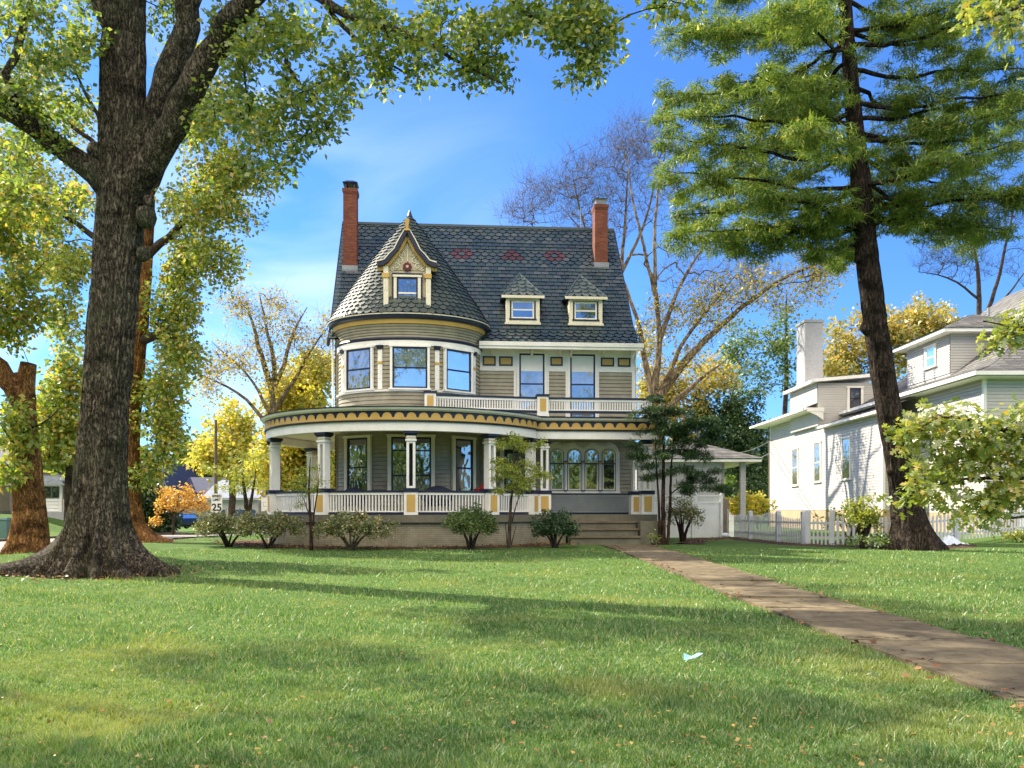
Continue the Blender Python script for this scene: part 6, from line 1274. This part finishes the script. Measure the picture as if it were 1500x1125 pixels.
# --- planting against the porch
def shrub(name, label, px, base_py, top_py, Y, rx, n, seed, mat, nl=46, spread=.17, size=.075, stems=7, barkm='bark_twig', ry=None, cat='shrub', kind='leaf', group=None, hollow=.35, hy=None):
    b = at(px, base_py, Y); b[2] = g1(b[0], Y); rg = np.random.default_rng(seed); top = at(px, top_py, Y)[2]; h = top-b[2]; w_ = rx/1250*Y
    limbs = []
    for k in range(stems):
        a = 2*math.pi*k/stems+rg.normal(0, .3); e = b+np.array([math.cos(a)*w_*.62, math.sin(a)*w_*.5, h*(.55+.2*rg.random())]); m = b*.5+e*.5+np.array([-math.cos(a)*w_*.12, 0, -.06*h])
        limbs.append(([b+np.array([math.cos(a)*.05, math.sin(a)*.05, -.05]), m, e], [.035*h+.008, .022*h+.006, .012]))
    q = rg.normal(0, 1, (n, 3)); q /= np.linalg.norm(q, axis=1, keepdims=True); q[:, 2] = np.where(q[:, 2] < -.35, -q[:, 2]*.4, q[:, 2]); q *= (hollow+(1-hollow)*rg.random((n, 1))**.4)*(1+.16*rg.normal(0, 1, (n, 1)))
    C = b+np.array([0, 0, h*.55])+q*np.array([w_, w_*.85, h*.46])
    return generic(name, label, cat, b, limbs, C, seed, (M[barkm], M[barkm]), M[mat], nl, spread, size, kind, seg=.14, r0=.0045, bend=.4, up=.05, thick=.012, droop=-.1, group=group)
shrub('shrub', 'wide loose green hedge shrub farthest left along the porch foundation', 335, 797, 752, 32.4, 50, 190, 201, 'leaf_hedge')
shrub('shrub', 'leggy brownish green hedge shrub with bare lower stems below the left porch railing', 393, 800, 752, 31.2, 46, 170, 202, 'leaf_hedge')
shrub('shrub', 'sunlit yellow tipped shrub with pale bare stems right of the thin sapling', 515, 800, 753, 29.6, 54, 190, 203, 'leaf_hedge', barkm='bark_pale')
shrub('shrub', 'rounded dark green boxwood below the porch, left of the young yellow green tree', 690, 796, 745, 30.0, 38, 170, 204, 'leaf_mid', size=.07)
shrub('shrub', 'dark green boxwood beside the left edge of the porch steps', 813, 796, 752, 31.4, 32, 150, 205, 'leaf_dark')
shrub('shrub', 'brownish open shrub against the vinyl fence behind the hemlock', 1000, 790, 727, 37.5, 30, 140, 206, 'leaf_hedge', nl=22, barkm='bark_red')
shrub('shrub', 'leafy creeper like bush climbing the picket fence left of the pine', 1265, 803, 725, 31.0, 26, 80, 207, 'leaf_young', nl=18, size=.11)
shrub('shrub', 'pale leafed bush spreading above the picket gate against the white wall', 1245, 780, 738, 36, 40, 40, 208, 'leaf_young', nl=16, size=.12, stems=5)
shrub('weed_clump', 'low dark weeds at the foot of the picket fence beside the pine', 1285, 812, 785, 30.5, 42, 46, 209, 'leaf_mid', nl=14, size=.10, cat='plant')
shrub('weed_clump', 'small bright green weed beside the step wall corner', 957, 796, 782, 33.0, 8, 14, 210, 'leaf_bright', nl=10, size=.08, cat='plant', stems=4)
shrub('weed_clump', 'bright green ground plant by the fence at the right edge of the picture', 1493, 800, 778, 34.5, 20, 40, 211, 'leaf_bright', nl=16, size=.10, cat='plant')
Y = 29.4; b = at(456, 806, Y)
generic('sapling', 'thin sapling with sparse leaves before the left porch railing', 'tree', (b[0], Y, g1(b[0], Y)),
    [([at(456, 806, Y), at(455, 760, Y), at(452, 720, Y), at(455, 670, Y)], [.07, .05, .035, .012]), ([at(457, 790, Y), at(460, 750, Y), at(466, 715, Y), at(468, 680, Y)], [.04, .03, .02, .008]), ([at(455, 760, Y), at(446, 735, Y), at(440, 715, Y)], [.025, .018, .006])],
    [(455, 690, Y, 26, 28, .5, 24), (445, 720, Y, 26, 22, .5, 20), (468, 710, Y, 16, 24, .4, 12), (440, 745, Y, 12, 12, .3, 6)], 221, (M['bark_red'],)*2, M['leaf_young'], 12, (.24, .24, .10), .13, 'frond', seg=.2, r0=.004, thick=.02, flat=.6)
Y = 29.2; b = at(746, 802, Y)
generic('young_tree', 'young slender tree with feathery yellow green leaves in front of the porch door', 'tree', (b[0], Y, g1(b[0], Y)),
    [([at(746, 803, Y), at(747, 760, Y), at(750, 720, Y), at(752, 670, Y), at(754, 635, Y)], [.075, .06, .045, .03, .01]), ([at(750, 765, Y), at(757, 735, Y), at(768, 710, Y)], [.03, .02, .01]), ([at(744, 803, Y), at(741, 780, Y), at(740, 765, Y)], [.03, .02, .008]), ([at(748, 803, Y), at(752, 782, Y), at(756, 770, Y)], [.03, .02, .008])],
    [(755, 650, Y, 26, 16, .5, 34), (748, 680, Y, 28, 18, .6, 38), (764, 700, Y, 34, 16, .6, 36), (745, 715, Y, 24, 10, .5, 20), (788, 690, Y, 18, 14, .4, 12), (785, 650, Y, 14, 6, .4, 7), (728, 700, Y, 14, 6, .3, 6)], 222, (M['bark_twig'],)*2, M['leaf_young'], 26, (.22, .22, .09), .14, 'frond', seg=.2, r0=.004, thick=.02, flat=.8)
Y = 34.2; b = at(972, 798, Y)
hem = [(985, 640, Y, 52, 14, .9, 34), (1000, 612, Y, 50, 12, .9, 30), (1005, 668, Y, 46, 10, .9, 28), (1025, 712, Y, 38, 10, .8, 26), (1010, 690, Y, 40, 8, .8, 20), (945, 660, Y, 26, 14, .6, 16), (948, 690, Y, 20, 10, .6, 10), (975, 625, Y, 40, 10, .8, 20), (1040, 640, Y, 20, 12, .6, 14), (960, 600, Y, 30, 12, .6, 14)]
generic('hemlock_tree', 'dark hemlock with several reddish stems and flat layered sprays right of the steps', 'tree', (b[0], Y, g1(b[0], Y)),
    [([at(972, 800, Y), at(971, 740, Y), at(972, 680, Y), at(972, 620, Y), at(975, 590, Y)], [.11, .09, .07, .045, .015]), ([at(978, 800, Y), at(982, 740, Y), at(983, 680, Y), at(990, 620, Y)], [.07, .06, .04, .015]), ([at(965, 800, Y), at(966, 750, Y), at(962, 690, Y), at(960, 640, Y)], [.07, .05, .035, .012]), ([at(981, 725, Y), at(1000, 708, Y), at(1035, 708, Y)], [.03, .02, .01])],
    [b_[:3]+(b_[3]*1.1, b_[4]*1.35, b_[5], int(b_[6]*1.6)) for b_ in hem], 223, (M['bark_red'],)*2, M['leaf_dark'], 80, (.30, .30, .10), .12, 'needle', seg=.25, r0=.005, thick=.02, flat=1.2, extra=lambda t, C, rg: [crown('sprays', C, 22, (.32, .32, .1), .15, M['leaf_dark'], t, rg, 'frond', .1, 1.5)])

# --- beds, leaf litter, grass
def patch(name, pts, lift, mat):
    from mathutils.geometry import tessellate_polygon
    me = bpy.data.meshes.new(name); P = [(x, y, g1(x, y)+lift) for x, y in pts]; me.from_pydata(P, [], [tuple(range(len(P)))]); me.update(); return tag(link(name, me, None, mat), kind='structure')
rng = np.random.default_rng(300)
def bed(name, line, wd, mat, n=80):
    line = np.array(line, float); cum = np.r_[0, np.cumsum(np.hypot(*np.diff(line, axis=0).T))]; ss = np.linspace(0, cum[-1], n)
    X = np.interp(ss, cum, line[:, 0]); Y_ = np.interp(ss, cum, line[:, 1]); T = np.stack([np.gradient(X), np.gradient(Y_)], 1); T /= np.linalg.norm(T, axis=1, keepdims=True); Nn = np.stack([-T[:, 1], T[:, 0]], 1)
    V = []
    for i in range(n):
        w1 = wd*(1+.22*math.sin(i*.7)+.15*rng.normal()); 
        for k in range(5):
            f = (k/4-.5)*w1; x, y = X[i]+Nn[i, 0]*f, Y_[i]+Nn[i, 1]*f; V.append((x, y, g1(x, y)+(.035 if 0 < k < 4 else -.02)+.012*rng.normal()))
    F = [(i*5+k, i*5+k+1, i*5+k+6, i*5+k+5) for i in range(n-1) for k in range(4)]
    return tag(npmesh(name, V, F, mat, None, True), kind='structure')
ringp = [hw(6.75*math.sin(R(a)), PCY-6.75*math.cos(R(a)))[:2] for a in np.linspace(-100, 58, 40)]; bed('mulch_bed', ringp+[hw(6.3, VP-.9)[:2]], 1.9, M['mulch'])
bed('fence_bed', [(7.2, 34.6), (8.6, 40), (10.8, 42.8), (11.0, 38), (11.2, 34.2), (12.3, 32.9), (14.6, 31.4), (15.6, 31.0), (18, 33.6)], 1.3, M['mulch'])
def scatter(name, pts, size, mat, rng, kind='leaf'):
    n = len(pts); d = rng.normal(0, 1, (n, 3)); d[:, 2] *= .18; d /= np.linalg.norm(d, axis=1, keepdims=True); up = np.tile([0, 0, 1.0], (n, 1))+rng.normal(0, .25, (n, 3))
    s = np.cross(d, up); s /= np.linalg.norm(s, axis=1, keepdims=True); L = size*(.6+.8*rng.random((n, 1))); u = np.cross(s, d)
    t = [(0, -.03), (.25, -.3), (.5, -.22), (.62, -.42), (1, 0), (.62, .42), (.5, .22), (.25, .3)]
    V = np.stack([pts+d*L*(a-.5)+s*L*b+u*L*(.5*abs(b)+.12*(a-.5)**2) for a, b in t], 1).reshape(-1, 3); return tag(npmesh(name, V, np.arange(n*8).reshape(n, 8), mat), kind='stuff')
pts = []
for _ in range(1500):                                                      # under the trees and along the beds
    a = R(rng.uniform(-100, 60)); r = rng.uniform(6.1, 8.3); x, y, _z = hw(r*math.sin(a), PCY-r*math.cos(a)); pts.append((x, y))
for _ in range(700): t = rng.random(); x = np.interp(t, [0, .35, .6, 1], [7.2, 11, 11.8, 16])+rng.normal(0, .5); y = np.interp(t, [0, .35, .6, 1], [34.6, 42, 33.6, 30.8])+rng.normal(0, .4); pts.append((x, y))
for _ in range(500): a = rng.uniform(0, 6.28); r = abs(rng.normal(2.0, .8)); pts.append((-9.55+r*math.cos(a), 19.9+r*math.sin(a)*.8))
for _ in range(500): pts.append((-16.5+rng.normal(0, 2.2), 37+rng.normal(0, 3)))
for _ in range(260): y = 4.5+28*rng.random(); pts.append(((3.75 if rng.random() < .6 else 5.3)+rng.normal(0, .13), y))
pts = np.array(pts); z = gz(pts[:, 0], pts[:, 1])+.06+.02*rng.random(len(pts)); scatter('leaf_litter', np.column_stack([pts, z]), .075, [M['litterdark']], rng)
n = 1000; yy = 1/(rng.random(n)*(1/3.8-1/32)+1/32); xx = (rng.random(n)-.5)*1.35*yy
k = ~((xx > 3.4) & (xx < 5.6) & (rng.random(n) < .75)); scatter('fallen_leaves', np.column_stack([xx, yy, gz(xx, yy)+.045+.015*rng.random(n)])[k], .030, [M['litter']], rng)
def blades():
    rng = np.random.default_rng(400); n = 330000
    Y_ = 1/(rng.random(n)*(1/3.9-1/30)+1/30); X = (rng.random(n)-.5)*1.30*Y_
    keep = ~((X > np.interp(Y_, [0, 30, 34], [3.95, 3.62, 3.45])+.085*rng.normal(0, 1, n)) & (X < np.interp(Y_, [0, 30, 34], [5.32, 5.36, 5.5])+.085*rng.normal(0, 1, n)))
    dd = np.hypot((X+9.55)/1.3, Y_-19.9); keep &= dd > 1.3+.3*rng.random(n); X, Y_ = X[keep], Y_[keep]; n = len(X)
    Z = gz(X, Y_)-.005; tuft = .45+.8*(.5+.5*np.sin(X*2.1+np.sin(Y_*1.7)*2))*(.5+.5*np.sin(Y_*1.9+X))+.5*(np.sin(X*7.3+2*np.sin(Y_*5.1))*np.sin(Y_*6.7+1.5*np.sin(X*4.3)) > .45); h = (.022+.036*rng.random(n))*tuft*(1+.02*Y_)+.008; w_ = (.0022+.0016*rng.random(n))*(1+.16*Y_); a = rng.random(n)*6.283; ln = rng.normal(0, .5, (n, 2))*h[:, None]
    cx, sx_ = np.cos(a)*w_, np.sin(a)*w_
    V = np.stack([np.stack([X-cx, Y_-sx_, Z], 1), np.stack([X+cx, Y_+sx_, Z], 1), np.stack([X+ln[:, 0], Y_+ln[:, 1], Z+h], 1)], 1).reshape(-1, 3)
    return tag(npmesh('grass', V, np.arange(n*3).reshape(n, 3), [M['grass']]), kind='stuff')
blades()
# far woods: the wooded horizon, and the wood across the street that the windows mirror
def woods(name, arc, n, rad, size, mat, seed, zmax):
    rg = np.random.default_rng(seed); a = R(1)*rg.uniform(arc[0], arc[1], n); r = rg.uniform(rad[0], rad[1], n); hmax = zmax*(.62+.28*np.sin(a*23)+.14*np.sin(a*57+1)+.1*np.sin(a*131)); zz = hmax*rg.random(n)**.7
    C = np.stack([r*np.sin(a), r*np.cos(a), zz-1], 1); V, F = leaves_np(C, 7, size*1.4, size, rg, 'leaf', 0.1); return tag(npmesh(name, V, F, mat), kind='stuff')
woods('far_woods', (-75, 75), 9000, (150, 185), 2.1, M['leaf_mid'], 501, 15)
woods('street_woods', (105, 298), 8600, (42, 62), 1.1, M['leaf_mid'], 502, 17)
